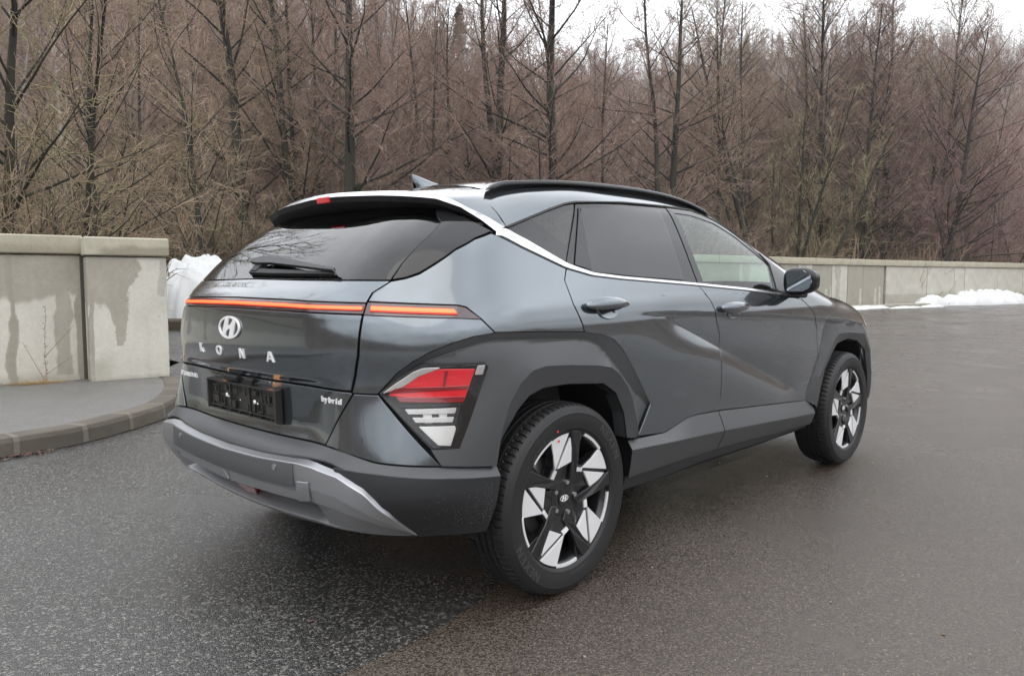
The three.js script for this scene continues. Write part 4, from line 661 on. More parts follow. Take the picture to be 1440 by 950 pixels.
// hills and valley floor round the road
const crestOf = (() => { const c = curve([[-180, 34], [-120, 40], [-90, 50], [-66, 58], [-50, 72], [-35, 74], [-24, 76], [-14, 78], [-8, 70], [10, 60], [30, 34], [60, 20], [110, 22], [150, 32], [180, 34]]); return (a) => c(a); })();
const farOf = curve([[-180, 190], [-90, 175], [-50, 175], [-24, 210], [-12, 260], [10, 270], [60, 230], [180, 190]]);
function outside(x, z) { return Math.max(x > -60 && x < 66 ? roadEdge(x) - z : 0, z - 58, -58 - x, x - 64, 0); }
function hillY(x, z) {
  const d = outside(x, z), dx = x + 2.04, dz = z - 2.57, r = Math.hypot(dx, dz), a = Math.atan2(dz, dx) * 180 / Math.PI;
  if (d <= 0) return -0.7;
  const far = farOf(a), t = clamp((d - 12) / (far - 40), 0, 1.6), top = crestOf(a);
  return -0.7 - 0.6 * smooth(0, 3, d) + 0.5 * smooth(4, 14, d) + top * (Math.pow(Math.min(t, 1), 1.25)) + 2.2 * fbm(x * 0.03, z * 0.03, 4, 3) * smooth(10, 50, d) + (t > 1 ? -6 * (t - 1) : 0);
}
const litter = std(1, 1, 1, 0.95, { vertexColors: true, bumpMap: tex(256, (i, j) => grain[j * 256 + i], 1), bumpScale: 0.03 });
{
  const pos = [], uv = [], col = [], idx = [], NA = 260, NR = 80;
  for (let i = 0; i <= NR; i++) for (let j = 0; j <= NA; j++) {
    const r = 5 + 460 * Math.pow(i / NR, 2.0), a = j / NA * Math.PI * 2, x = -2.04 + r * Math.cos(a), z = 2.57 + r * Math.sin(a); pos.push(x, hillY(x, z), z); uv.push(x / 3, z / 3);
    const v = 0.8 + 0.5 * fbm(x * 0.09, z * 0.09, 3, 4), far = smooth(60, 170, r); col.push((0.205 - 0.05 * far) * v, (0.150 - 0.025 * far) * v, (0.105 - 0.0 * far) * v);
  }
  for (let i = 0; i < NR; i++) for (let j = 0; j < NA; j++) { const a = i * (NA + 1) + j, b = a + NA + 1; idx.push(a, a + 1, b, b, a + 1, b + 1); }
  const g = geom(pos, idx, null, uv); if (g.attributes.normal.getY(5) < 0) { const I = g.index; for (let k = 0; k < I.count; k += 3) { const t = I.getX(k); I.setX(k, I.getX(k + 1)); I.setX(k + 1, t); } g.computeVertexNormals(); }
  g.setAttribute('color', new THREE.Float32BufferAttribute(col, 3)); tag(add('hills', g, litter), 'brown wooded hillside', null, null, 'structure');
}

// ---------- concrete walls ----------
function concreteTex(w, h, ppm, stain, sd) {              // w x h metres; stain(u, v) 0 dry .. 1 soaked, v down from the top
  const W = Math.round(w * ppm), H = Math.round(h * ppm), d = new Uint8Array(W * H * 4);
  for (let j = 0; j < H; j++) for (let i = 0; i < W; i++) {
    const u = i / ppm, v = h - (j + 0.5) / ppm, n1 = fbm(u * 3, v * 3, sd, 4), n2 = fbm(u * 22, v * 22, sd + 5, 3), n3 = noise.noise(u * 90, v * 90, sd);
    const wet = clamp(stain(u, v), 0, 1), pit = n2 > 0.42 ? 0.75 : 1, run = 1 + 0.07 * fbm(u * 14, v * 0.8, sd + 2, 3);
    const b = (1 + 0.20 * n1 + 0.13 * n2 + 0.09 * n3) * pit * run, dry = [0.51, 0.49, 0.43], soak = [0.285, 0.265, 0.215], moss = clamp(wet - 1, 0, 1), k = (j * W + i) * 4;
    for (let q = 0; q < 3; q++) d[k + q] = clamp(srgb(clamp((dry[q] + (soak[q] - dry[q]) * wet) * b, 0, 1)), 0, 1) * 255; d[k + 3] = 255;
  }
  const t = new THREE.DataTexture(d, W, H); t.magFilter = t.minFilter = THREE.LinearFilter; t.colorSpace = THREE.SRGBColorSpace; t.wrapS = t.wrapT = THREE.RepeatWrapping; t.repeat.set(1 / w, 1 / h); t.needsUpdate = true; return t;
}
const concBump = tex(256, (i, j) => 0.5 * grain[j * 256 + i] + 0.5 * grain[(j >> 2) * 256 + (i >> 2)], 3);
const conc = (map, o = {}) => std(1, 1, 1, 0.8, { map, bumpMap: concBump, bumpScale: 0.0015, ...o });
function slab(L, H, T, r, ragged = 0) {                   // box with chipped, rounded edges: x along, y up from 0, front at z = 0, back at -T; uv in metres
  const g = new RoundedBoxGeometry(L, H, T, 3, r); g.translate(L / 2, H / 2, -T / 2);
  const p = g.attributes.position, n = g.attributes.normal, uv = new Float32Array(p.count * 2);
  for (let i = 0; i < p.count; i++) { const x = p.getX(i), y = p.getY(i), z = p.getZ(i); if (Math.abs(n.getY(i)) > 0.7) { uv[2 * i] = x; uv[2 * i + 1] = H - 0.05 + z * 0.1; } else if (Math.abs(n.getX(i)) > 0.7) { uv[2 * i] = x < L / 2 ? -z * 0.3 : L + z * 0.3; uv[2 * i + 1] = y; } else { uv[2 * i] = x; uv[2 * i + 1] = y; } }
  g.setAttribute('uv', new THREE.BufferAttribute(uv, 2)); return g;
}
function placeWall(g, a, b, y = 0, front = 0) { const m = new THREE.Matrix4().makeRotationY(-Math.atan2(b[1] - a[1], b[0] - a[0])); const q = g.clone(); q.translate(0, y, front); q.applyMatrix4(m); q.translate(a[0], 0, a[1]); return q; }
const drip = (u, v, c, w, len, s) => { const x = Math.abs(u - c - 0.05 * noise.noise(v * 3, c, s)) / (w * (0.65 + 0.5 * noise.noise(v * 2.2, c * 3, s + 1) + 0.25 * noise.noise(v * 9, c, s))); return v < len * (1 + 0.12 * noise.noise(u * 9, s, 2)) ? smooth(1.15, 0.9, x) : 0; };
{ // near wall on the left: long part and the thicker end block, each with its coping
  const w = thing('concrete_wall', 'pale concrete parapet wall with dark wet streaks on the left, standing on the kerbed pavement', 'wall');
  const a = [-9.5, -7.93], b = [0.49, -5.89], L = Math.hypot(b[0] - a[0], b[1] - a[1]);
  const st = (u, v) => { const x = u - L; const edge = 0.42 + 0.22 * fbm(u * 1.7, 2, 7, 3) + 0.05 * noise.noise(u * 11, 1, 2); let s = smooth(edge + 0.03, edge - 0.03, v) * 0.85; s = Math.max(s, drip(u, v, L - 0.06, 0.055, 2, 3), drip(u, v, L - 0.66, 0.055, 1.35, 5), drip(u, v, L - 0.22, 0.10, 1.2 , 8) * 0.8, drip(u, v, L - 1.35, 0.12, 1.0, 9), drip(u, v, L - 2.2, 0.2, 0.8, 11)); for (let k = 3; k < 9; k++) s = Math.max(s, drip(u, v, L - k * 1.05, 0.13, 0.7 + 0.4 * Math.sin(k * 7), 12 + k)); return Math.max(s, smooth(1.14, 1.24, v + 0.05 * noise.noise(u * 6, 1, 1)) * 0.55); };
  add('wall_panel', placeWall(slab(L - 0.012, 1.27, 0.34, 0.012), a, b, 0.10), conc(concreteTex(L, 1.27, 84, st, 3)), w);
  const cst = (u, v) => 0.35 + 0.5 * smooth(0.06, 0.17, v + 0.04 * fbm(u * 5, v * 4, 3, 3)) + 0.3 * fbm(u * 3, v * 2, 8, 3);
  const mossy = conc(concreteTex(4, 0.19, 100, cst, 9), {}); mossy.color.setRGB(0.86, 0.845, 0.76);
  add('coping', placeWall(slab(L - 0.012, 0.185, 0.42, 0.016), a, b, 1.385, 0.035), mossy, w);
  const c = [0.430, -5.635], d = [1.150, -5.495], L2 = Math.hypot(d[0] - c[0], d[1] - c[1]);
  const st2 = (u, v) => { const wob = 0.05 * noise.noise(u * 8, v * 4, 1) + 0.025 * noise.noise(u * 23, v * 15, 1) + 0.012 * noise.noise(u * 60, v * 40, 1), lim = v < 0.10 ? 0.47 : v < 0.34 ? 0.47 - (v - 0.10) * 0.35 : v < 0.92 ? 0.385 - (v - 0.34) * 0.13 : -1, lo = 0.10 + 0.14 * smooth(0.25, 0.75, v), up = smooth(0.52 + 0.3 * (u > lo ? 1 : 0), 0.46 + 0.3 * (u > lo ? 1 : 0), v + wob); let s = smooth(lim + 0.012, lim - 0.012, u + wob) * (u + wob > lo - 0.02 || v < 0.55 ? 0.85 : 0.35) * Math.max(up, v < 0.9 && u + wob > lo && u + wob < lim ? 1 : 0); s = Math.max(s, drip(u, v, L2 - 0.045, 0.05, 0.40, 23) * 0.5, drip(u, v, 0.02, 0.03, 2, 24) * 0.9, smooth(0.045, 0.0, v) * 0.7); return Math.max(s, smooth(0.92, 1.08, v + 0.16 * noise.noise(u * 7, v * 3, 1)) * smooth(0.30, 0.08, u) * 0.6, smooth(1.19, 1.25, v + 0.05 * noise.noise(u * 14, 2, 1)) * 0.6); };
  add('wall_block', placeWall(slab(L2, 1.26, 0.62, 0.02), c, d, 0.10), conc(concreteTex(L2, 1.26, 300, st2, 6)), w);
  const cop2 = conc(concreteTex(L2 + 0.05, 0.19, 300, (u, v) => 0.15 + 0.75 * smooth(0.07, 0.13, v + 0.05 * fbm(u * 6, v * 6, 2, 3)) * smooth(0.08, 0.2, u), 12)); cop2.color.setRGB(0.86, 0.845, 0.76);
  add('coping', placeWall(slab(L2 + 0.045, 0.185, 0.68, 0.018), c, d, 1.368, 0.03).translate(-0.02, 0, 0), cop2, w);
  add('joint_filler', placeWall(slab(0.06, 1.38, 0.2, 0.01), [0.44, -5.86], [0.6, -5.83], 0.10, -0.03), std(0.05, 0.05, 0.035, 0.8), w);
}
{ // far wall on the right, cast in bays of different tone
  const A = [25.3, -10.2], B = [33.3, -8.7], C = [45.4, -5.5], w = thing('concrete_wall', 'long pale concrete parapet wall in bays across the road, behind the front of the car', 'wall');
  const tone = [conc(concreteTex(3, 1.75, 90, (u, v) => 0.10 + 0.5 * drip(u, v, 0.4, 0.25, 1.7, 3) + 0.4 * drip(u, v, 2.2, 0.2, 1.2, 4), 3)), conc(concreteTex(3, 1.75, 90, (u, v) => 0.85 - 0.6 * drip(u, 1.75 - v, 1.0, 0.14, 0.8, 5) - 0.7 * drip(u, 1.75 - v, 1.35, 0.1, 0.9, 9) + 0.2 * drip(u, v, 2.5, 0.3, 2, 5), 5)), conc(concreteTex(3, 1.75, 90, (u, v) => 0.28 + 0.25 * fbm(u * 2, v * 1.4, 3, 3) + 0.4 * smooth(1.2, 1.26, v), 8))];
  const bay = (P, Q, s0, s1, m, fr = 0) => { const L = Math.hypot(Q[0] - P[0], Q[1] - P[1]), dx = (Q[0] - P[0]) / L, dz = (Q[1] - P[1]) / L; add('wall_panel', placeWall(slab(s1 - s0 - 0.03, 1.77, 0.35, 0.015), [P[0] + dx * s0, P[1] + dz * s0], [P[0] + dx * s1, P[1] + dz * s1], -0.02, fr), m, w); };
  const lens = [-9, -6.6, -4.2, -1.8, 0.2, 1.8, 2.75, 4.15, 5.3, 6.5, 8.2]; lens.forEach((s, i) => { if (i < lens.length - 1) bay(A, B, s, lens[i + 1], s < 4 ? (i % 2 ? tone[0] : tone[1]) : s < 5.2 ? tone[0] : tone[1], 0.02 * (i % 3) * 0.3); });
  const l2 = [0.2, 3.4, 5.7, 6.6, 9.7, 12.2, 15, 18, 21, 24]; l2.forEach((s, i) => { if (i < l2.length - 1) bay(B, C, s, l2[i + 1], tone[2], 0.004 * (i % 2)); });
  const cm = conc(concreteTex(6, 0.26, 60, (u, v) => 0.3 + 0.35 * fbm(u * 2, v * 5, 4, 3) + 0.35 * smooth(0.12, 0.24, v + 0.08 * fbm(u * 4, 1, 3, 3)), 14)); cm.color.setRGB(0.9, 0.88, 0.78);
  const cop = (P, Q, s0, s1) => { const L = Math.hypot(Q[0] - P[0], Q[1] - P[1]), dx = (Q[0] - P[0]) / L, dz = (Q[1] - P[1]) / L; add('coping', placeWall(slab(s1 - s0 - 0.02, 0.26, 0.5, 0.02), [P[0] + dx * s0, P[1] + dz * s0], [P[0] + dx * s1, P[1] + dz * s1], 1.75, 0.07), cm, w); };
  cop(A, B, -9, -3); cop(A, B, -3, 2.9); cop(A, B, 2.9, 8.17); cop(B, C, 0.02, 4.4); cop(B, C, 4.4, 10.3); cop(B, C, 10.3, 17); cop(B, C, 17, 24);
}
// ---------- pavement with kerb stones on the left ----------
{
  const O = [[-8, -2.55], [-3, -2.92], [-0.9, -3.04], [-0.47, -3.10], [-0.19, -3.25], [0.10, -3.45], [0.36, -3.66], [0.60, -3.98], [0.80, -4.35], [1.0, -4.80], [1.17, -5.30], [1.28, -5.85], [1.30, -6.6]];
  const at2 = (t) => { let acc = 0; for (let i = 0; i < O.length - 1; i++) { const L = Math.hypot(O[i + 1][0] - O[i][0], O[i + 1][1] - O[i][1]); if (t <= acc + L || i === O.length - 2) { const u = (t - acc) / L, d = [(O[i + 1][0] - O[i][0]) / L, (O[i + 1][1] - O[i][1]) / L]; return [O[i][0] + (O[i + 1][0] - O[i][0]) * u, O[i][1] + (O[i + 1][1] - O[i][1]) * u, d[0], d[1]]; } acc += L; } };
  let total = 0; for (let i = 0; i < O.length - 1; i++) total += Math.hypot(O[i + 1][0] - O[i][0], O[i + 1][1] - O[i][1]);
  const kerb = new THREE.Group(); kerb.name = 'kerb'; scene.add(kerb); tag(kerb, 'curved kerb of dark concrete stones', null, null, 'structure');
  reseed(5); const kt = conc(concreteTex(2, 0.6, 160, (u, v) => 0.75 + 0.5 * fbm(u * 4, v * 5, 2, 4), 31)); const stoneM = [0.80, 0.95, 0.68].map((k) => { const m = kt.clone(); m.color.setRGB(k * 0.31, k * 0.285, k * 0.265); return m; }), mortar = std(0.15, 0.135, 0.11, 0.9, { bumpMap: concBump, bumpScale: 0.003 });
  const len = 0.455, prof = [[0, 0], [0.004, 0.085], [0.016, 0.113], [0.030, 0.119], [0.165, 0.121], [0.165, 0.02]];   // inward distance, height
  const n0 = Math.ceil(total / len), shift = -0.06;
  for (let k = 0; k < n0; k++) {
    const t0 = k * len + shift + 0.014, t1 = (k + 1) * len + shift - 0.014; if (t0 < 0 || t1 > total) continue;
    const build = (ta, tb, grow) => { const pos = [], uv = [], idx = [], M = 6, Q = prof.length; for (let i = 0; i <= M; i++) { const [x, z, dx, dz] = at2(ta + (tb - ta) * i / M); prof.forEach(([d, h], q) => { const e = grow + 0.003 * noise.noise(x * 9, z * 9, q); pos.push(x - (-dz) * (d - e) * -1 * -1, h + e * 0.8, z - dx * (d - e)); uv.push(x, d + h); }); } for (let i = 0; i < M; i++) for (let q = 0; q < Q - 1; q++) { const a = i * Q + q; idx.push(a, a + Q, a + 1, a + 1, a + Q, a + Q + 1); } for (const e of [0, M]) for (let q = 1; q < Q - 1; q++) idx.push(e * Q, e * Q + q, e * Q + q + 1); return geom(pos, idx, null, uv).toNonIndexed(); };
    const fix = (g) => { g.computeVertexNormals(); return g; };
    add('kerb_stone', fix(build(t0, t1, 0)), stoneM[Math.floor(rnd() * 3)], kerb);
    { const g = fix(build(t1 - 0.004 - 0.008 * rnd(), t1 + 0.030 + 0.010 * rnd(), 0.002)); add('mortar_patch', g, mortar, kerb); }
  }
  const inner = []; for (let t = 0.05; t < total - 0.05; t += 0.12) { const [x, z, dx, dz] = at2(t); inner.push([x + dz * 0.155, z - dx * 0.155]); }
  const sh = new THREE.Shape([...inner, [1.1, -7.2], [-9, -9], [-9, -2.8]].map(([x, z]) => new THREE.Vector2(x, -z))), g = new THREE.ShapeGeometry(sh); g.rotateX(-Math.PI / 2); g.translate(0, 0.114, 0);
  const u = g.attributes.uv, p = g.attributes.position; for (let i = 0; i < p.count; i++) u.setXY(i, p.getX(i) / 1.2, p.getZ(i) / 1.2);
  const pave = asphalt(41, 230, (q, e, gg) => { const v = 0.055 + (0.075 + 0.13 * q[2] + (q[3] > 0.9 ? 0.10 : 0) - 0.055) * smooth(0.05, 0.6, e); return [v, v * 0.965, v * 0.92]; }, 0.002, 0.5); pave.ior = 1.45; pave.vertexColors = false;
  tag(add('pavement', g, pave), 'grey asphalt pavement behind the curved kerb', null, null, 'structure');
  // wet leaf crumbs in the gutter
  const flake = new THREE.CircleGeometry(1, 6); flake.rotateX(-Math.PI / 2); const fm = new THREE.InstancedMesh(flake, std(1, 1, 1, 0.8), 1500), M = new THREE.Matrix4(), cc = new THREE.Color(); reseed(9);
  for (let i = 0; i < 1500; i++) { const t = rr(3.5, 7.4), [x, z, dx, dz] = at2(t), d = 0.02 + 0.16 * rnd() * rnd() * (0.5 + 0.5 * noise.noise(t * 2.3, 1, 1)) * 1.5, s = rr(0.004, 0.016); M.compose(V3(x - dz * d, 0.004 + rnd() * 0.006, z + dx * d), new THREE.Quaternion().setFromEuler(new THREE.Euler(rr(-0.5, 0.5), rnd() * 6.3, rr(-0.5, 0.5))), V3(s, s, s * 0.6)); fm.setMatrixAt(i, M); cc.setRGB(rr(0.05, 0.11), rr(0.03, 0.055), rr(0.025, 0.04)); fm.setColorAt(i, cc); }
  fm.name = 'leaf_litter'; fm.castShadow = fm.receiveShadow = true; scene.add(fm); tag(fm, 'reddish brown leaf crumbs in the gutter along the kerb', 'leaf litter', null, 'stuff');
  // dry grass and a dead weed at the foot of the wall
  const straw = std(0.34, 0.24, 0.11, 0.9), blades = []; reseed(14);
  const blade = (x, y, z, az, el, L, w, curl) => { const pos = [], idx = []; for (let i = 0; i <= 4; i++) { const t = i / 4, e = el - curl * t, px = x + Math.cos(az) * Math.cos(e) * L * t, py = Math.max(y, y + Math.sin(e) * L * t), pz = z + Math.sin(az) * Math.cos(e) * L * t, ww = w * (1 - t * 0.9); pos.push(px - Math.sin(az) * ww, py, pz + Math.cos(az) * ww, px + Math.sin(az) * ww, py + ww * 0.5, pz - Math.cos(az) * ww); } for (let i = 0; i < 4; i++) { const a = 2 * i; idx.push(a, a + 1, a + 2, a + 1, a + 3, a + 2); } return geom(pos, idx); };
  for (let i = 0; i < 420; i++) { const t = rnd(), x = -0.02 + (rnd() + rnd() - 1) * 0.24, z = -5.96 + x * 0.2 + 0.05 + rnd() * 0.1; blades.push(blade(x, 0.115, z, rr(0, 6.28), rr(0.05, 0.7), rr(0.06, 0.20), 0.0022, rr(0.2, 1.1))); }
  tag(add('dry_grass_tuft', mergeGeometries(blades), straw), 'flattened tuft of straw coloured dead grass at the foot of the near wall', 'grass tuft');
  const stem = []; const tw = (a, b, r) => { const d = b.clone().sub(a), g = new THREE.CylinderGeometry(r * 0.5, r, d.length(), 5); g.translate(0, d.length() / 2, 0); g.applyQuaternion(new THREE.Quaternion().setFromUnitVectors(V3(0, 1, 0), d.normalize())); g.translate(a.x, a.y, a.z); return g; };
  let q = V3(0.10, 0.11, -5.88); const seeds = []; for (let i = 0; i < 9; i++) { const n2 = q.clone().add(V3(rr(-0.012, 0.012), 0.085, rr(-0.01, 0.01))); stem.push(tw(q, n2, 0.004 - i * 0.0003)); for (let k = 0; k < 5; k++) { const s = new THREE.IcosahedronGeometry(rr(0.003, 0.006), 0); s.translate(q.x + rr(-0.018, 0.018), q.y + rr(0, 0.08), q.z + rr(-0.012, 0.012)); seeds.push(s); } if (i === 1 || i === 3) stem.push(tw(q, q.clone().add(V3(0.26, 0.13 + 0.06 * i, 0.05)), 0.003)); if (i === 0) stem.push(tw(q, q.clone().add(V3(-0.2, 0.42, 0.05)), 0.003)); q = n2; }
  const weed = tag(add('dead_weed', mergeGeometries(stem), std(0.20, 0.14, 0.085, 0.9)), 'tall dead brown weed stalk standing against the near wall', 'weed'); add('seed_heads', merged(seeds), std(0.17, 0.11, 0.07, 0.9), weed);
}
{ // stray grit and leaf scraps on the road
  reseed(61); const g = new THREE.IcosahedronGeometry(1, 0), im = new THREE.InstancedMesh(g, std(1, 1, 1, 0.8), 420), M = new THREE.Matrix4(), c = new THREE.Color();
  for (let i = 0; i < 420; i++) { const x = rr(-1.2, 14), z = rr(-5, 3), s = rr(0.002, 0.0055) * (i % 9 ? 1 : 2.2), leaf = i % 9 === 0; M.compose(V3(x, 0.003, z), new THREE.Quaternion().setFromEuler(new THREE.Euler(0, rnd() * 6.3, 0)), V3(s, leaf ? s * 0.25 : s * 0.8, s * rr(0.6, 1.3))); im.setMatrixAt(i, M); leaf ? c.setRGB(rr(0.08, 0.16), rr(0.05, 0.08), 0.035) : c.setRGB(...[1, 0.96, 0.9].map((k) => k * (0.12 + 0.25 * (i % 5) / 5))); im.setColorAt(i, c); }
  im.name = 'grit'; im.castShadow = im.receiveShadow = true; scene.add(im); tag(im, 'loose grit and leaf scraps scattered over the wet road', 'grit', null, 'stuff');
}
// ---------- snow ----------
function snowHeap(name, label, cx, cz, lx, lz, h, turn, sd, rough = 0.32) {
  const pos = [], idx = [], N = 96, M = 40, ct = Math.cos(turn), st = Math.sin(turn);
  for (let j = 0; j <= M; j++) for (let i = 0; i <= N; i++) {
    const a = i / N * 2 * Math.PI, r = j / M, ca = Math.cos(a), sa = Math.sin(a), edge = 1 + 0.22 * noise.noise(ca * 2 + sd, sa * 2, 1) + 0.10 * noise.noise(ca * 6 + sd, sa * 6, 5) + 0.05 * noise.noise(ca * 17 + sd, sa * 17, 5);
    const x = ca * r * lx * edge, z = sa * r * lz * edge, base = Math.pow(Math.max(0, 1 - Math.pow(r, 2.6)), 0.62);
    const blk = Math.abs(noise.noise(x * 2.2 + sd, z * 2.2, 8)) * 0.75 * rough;
    const lump = 1 - blk + rough * fbm(x * 1.1 + sd, z * 1.1, 2, 3) + 0.16 * Math.abs(fbm(x * 2.1, z * 2.1 + sd, 7, 2)) - 0.04 + 0.012 * noise.noise(x * 9, z * 9, sd);
    pos.push(cx + x * ct - z * st + 0.05 * noise.noise(x * 5, z * 5, 2) * (1 - r), -0.02 + h * base * lump * (1 + 0.25 * noise.noise(x * 0.9 + sd, 1, 3)), cz + x * st + z * ct);
  }
  for (let j = 0; j < M; j++) for (let i = 0; i < N; i++) { const a = j * (N + 1) + i, b = a + N + 1; idx.push(a, b, a + 1, b, b + 1, a + 1); }
  let g = geom(pos, idx, null, pos.reduce((o, v, k) => { if (k % 3 === 0) o.push(v * 0.9); else if (k % 3 === 2) o.push(v * 0.9); return o; }, [])); if (g.attributes.normal.getY(N * 8) < 0) { const I = g.index; for (let k = 0; k < I.count; k += 3) { const t = I.getX(k); I.setX(k, I.getX(k + 1)); I.setX(k + 1, t); } g.computeVertexNormals(); }
  return add(name, g, snowM);
}
const snowM = phys(0.62, 0.63, 0.64, 0.75, { map: tex(512, (i, j) => { const a = grain[((j >> 2) % 256) * 256 + ((i >> 2) % 256)], b = grain[(j % 256) * 256 + (i % 256)]; const d = b > 0.985 ? 0.45 : 1; return [d * (0.90 + 0.1 * a), d * (0.90 + 0.1 * a), d * (0.885 + 0.1 * a)]; }, 1), bumpMap: tex(256, (i, j) => grain[j * 256 + i] * 0.4 + grain[(j >> 3) * 256 + (i >> 3)] * 0.6, 1), bumpScale: 0.004 });
tag(snowHeap('snow_pile', '', 6.7, -16.9, 2.1, 1.3, 1.78, -0.5, 4, 0.2), 'tall heap of ploughed white snow between the near wall and the car', 'snow pile');
tag(snowHeap('snow_pile', '', 39.4, -6.05, 3.9, 0.8, 0.66, 0.27, 9, 0.75), 'long low heap of white snow against the far wall at right', 'snow pile');
tag(snowHeap('snow_pile', '', 34.9, -7.2, 1.0, 0.55, 0.50, 0.25, 15, 0.6), 'small end lump of snow beside the long heap at the far wall', 'snow pile');
for (const [x, z, lx, lz, h, s, lab] of [[29.2, -7.95, 1.5, 0.24, 0.16, 21, 'thin strip of melting snow on the far kerb nearest the car'], [31.2, -7.1, 1.3, 0.20, 0.10, 27, 'thin streak of snow along the road in front of the far kerb'], [28.2, -7.9, 0.5, 0.2, 0.12, 33, 'small patch of snow beside the front of the car'], [33.2, -6.7, 0.9, 0.2, 0.12, 35, 'flat patch of snow below the heap at the far wall']]) tag(snowHeap('snow_patch', '', x, z, lx, lz, h, 0.2, s, 0.5), lab, 'snow patch');
{ // low far kerb under the snow
  const g = slab(20, 0.13, 0.3, 0.02); tag(add('kerb', placeWall(g, [26, -8.75], [36, -6.65], 0, 0), conc(concreteTex(4, 0.3, 60, (u, v) => 0.9 + 0.3 * fbm(u * 3, v * 3, 1, 3), 17))), 'dark wet kerb in front of the far wall', null, null, 'structure');
  const v = slab(5, 0.3, 3, 0.05); tag(add('verge', placeWall(v, [3.6, -15.2], [8.5, -13.2], -0.08, 0), std(0.10, 0.075, 0.05, 0.9, { bumpMap: concBump, bumpScale: 0.03 })), 'brown leaf covered verge in front of the snow heap', null, null, 'structure');
}
// ---------- trees ----------
const barkBump = tex(256, (i, j) => 0.6 * grain[((j >> 3) % 256) * 256 + (i >> 1)] + 0.4 * grain[j * 256 + i], 1);
const bark = std(1, 1, 1, 0.9, { vertexColors: true, bumpMap: barkBump, bumpScale: 0.01 });
const twigM = std(1, 1, 1, 0.85, { vertexColors: true });
class Wood {                                              // collects tapered tubes with vertex colours
  constructor() { this.p = []; this.c = []; this.i = []; this.n = []; this.u = []; }
  tube(path, radii, sides, color) {
    let U = null; const base0 = this.p.length / 3;
    for (let k = 0; k < path.length; k++) {
      const a = path[Math.max(0, k - 1)], b = path[Math.min(path.length - 1, k + 1)], T = unit3(sub3(b, a));
      if (!U) U = unit3(cross3(T, Math.abs(T[1]) > 0.9 ? [1, 0, 0] : [0, 1, 0])); U = unit3(sub3(U, T.map((v) => v * (T[0] * U[0] + T[1] * U[1] + T[2] * U[2])))); const W = cross3(T, U);
      const col = typeof color === 'function' ? color(path[k], k) : color;
      for (let s = 0; s < sides; s++) { const t = s / sides * Math.PI * 2, c = Math.cos(t), q = Math.sin(t), nn = [U[0] * c + W[0] * q, U[1] * c + W[1] * q, U[2] * c + W[2] * q]; this.p.push(path[k][0] + nn[0] * radii[k], path[k][1] + nn[1] * radii[k], path[k][2] + nn[2] * radii[k]); this.n.push(...nn); this.c.push(...col); this.u.push(s / sides * 0.6, path[k][1]); }
    }
    for (let k = 0; k < path.length - 1; k++) for (let s = 0; s < sides; s++) { const a = base0 + k * sides + s, b = base0 + k * sides + (s + 1) % sides; this.i.push(a, b, a + sides, b, b + sides, a + sides); }
  }
  blob(p, r, L, dir, col) { const b = this.p.length / 3, e = [[1, 0, 0], [-0.5, 0, 0.87], [-0.5, 0, -0.87]]; const tip = lift(p, dir, L), mid = lift(p, dir, L * 0.45); for (const q of [p, ...e.map((v) => [mid[0] + v[0] * r, mid[1] + v[1] * r, mid[2] + v[2] * r]), tip]) { this.p.push(...q); this.n.push(...unit3([q[0] - mid[0] + 1e-4, q[1] - mid[1], q[2] - mid[2]])); this.c.push(...col); this.u.push(0, 0); } this.i.push(b, b + 2, b + 1, b, b + 3, b + 2, b, b + 1, b + 3, b + 4, b + 1, b + 2, b + 4, b + 2, b + 3, b + 4, b + 3, b + 1); }
  leaf(p, s, col) { const b = this.p.length / 3, a = [rr(-1, 1), rr(-1, 1), rr(-1, 1)], c = unit3(cross3(a, [0.3, 1, 0.2])), d = unit3(a); const n = unit3(cross3(c, d)); for (const [k, m] of [[-1, 0], [0, -0.6], [1, 0], [0, 0.6]]) { this.p.push(p[0] + d[0] * k * s + c[0] * m * s, p[1] + d[1] * k * s + c[1] * m * s, p[2] + d[2] * k * s + c[2] * m * s); this.n.push(...n); this.c.push(...col); this.u.push(0, 0); } this.i.push(b, b + 1, b + 2, b, b + 2, b + 3); }
  geo() { const g = geom(this.p, this.i, this.n, this.u); g.setAttribute('color', new THREE.Float32BufferAttribute(this.c, 3)); return g; }
}
function wander(p, dir, L, n, bend, up) { const path = [p]; let d = unit3(dir); for (let k = 0; k < n; k++) { d = unit3([d[0] + rr(-bend, bend), d[1] + rr(-bend, bend) + up, d[2] + rr(-bend, bend)]); path.push(lift(path[k], d, L / n)); } return path; }
const along = (path, t) => { const k = Math.min(path.length - 2, Math.floor(t * (path.length - 1))), u = t * (path.length - 1) - k; return path[k].map((v, q) => v + (path[k + 1][q] - v) * u); };
const dirAt = (path, t) => { const k = Math.min(path.length - 2, Math.floor(t * (path.length - 1))); return unit3(sub3(path[k + 1], path[k])); };
const sideways = (T, az, out) => { const U = unit3(cross3(T, Math.abs(T[1]) > 0.9 ? [1, 0, 0] : [0, 1, 0])), W = cross3(T, U); return unit3([0, 1, 2].map((q) => T[q] * Math.cos(out) + (U[q] * Math.cos(az) + W[q] * Math.sin(az)) * Math.sin(out))); };
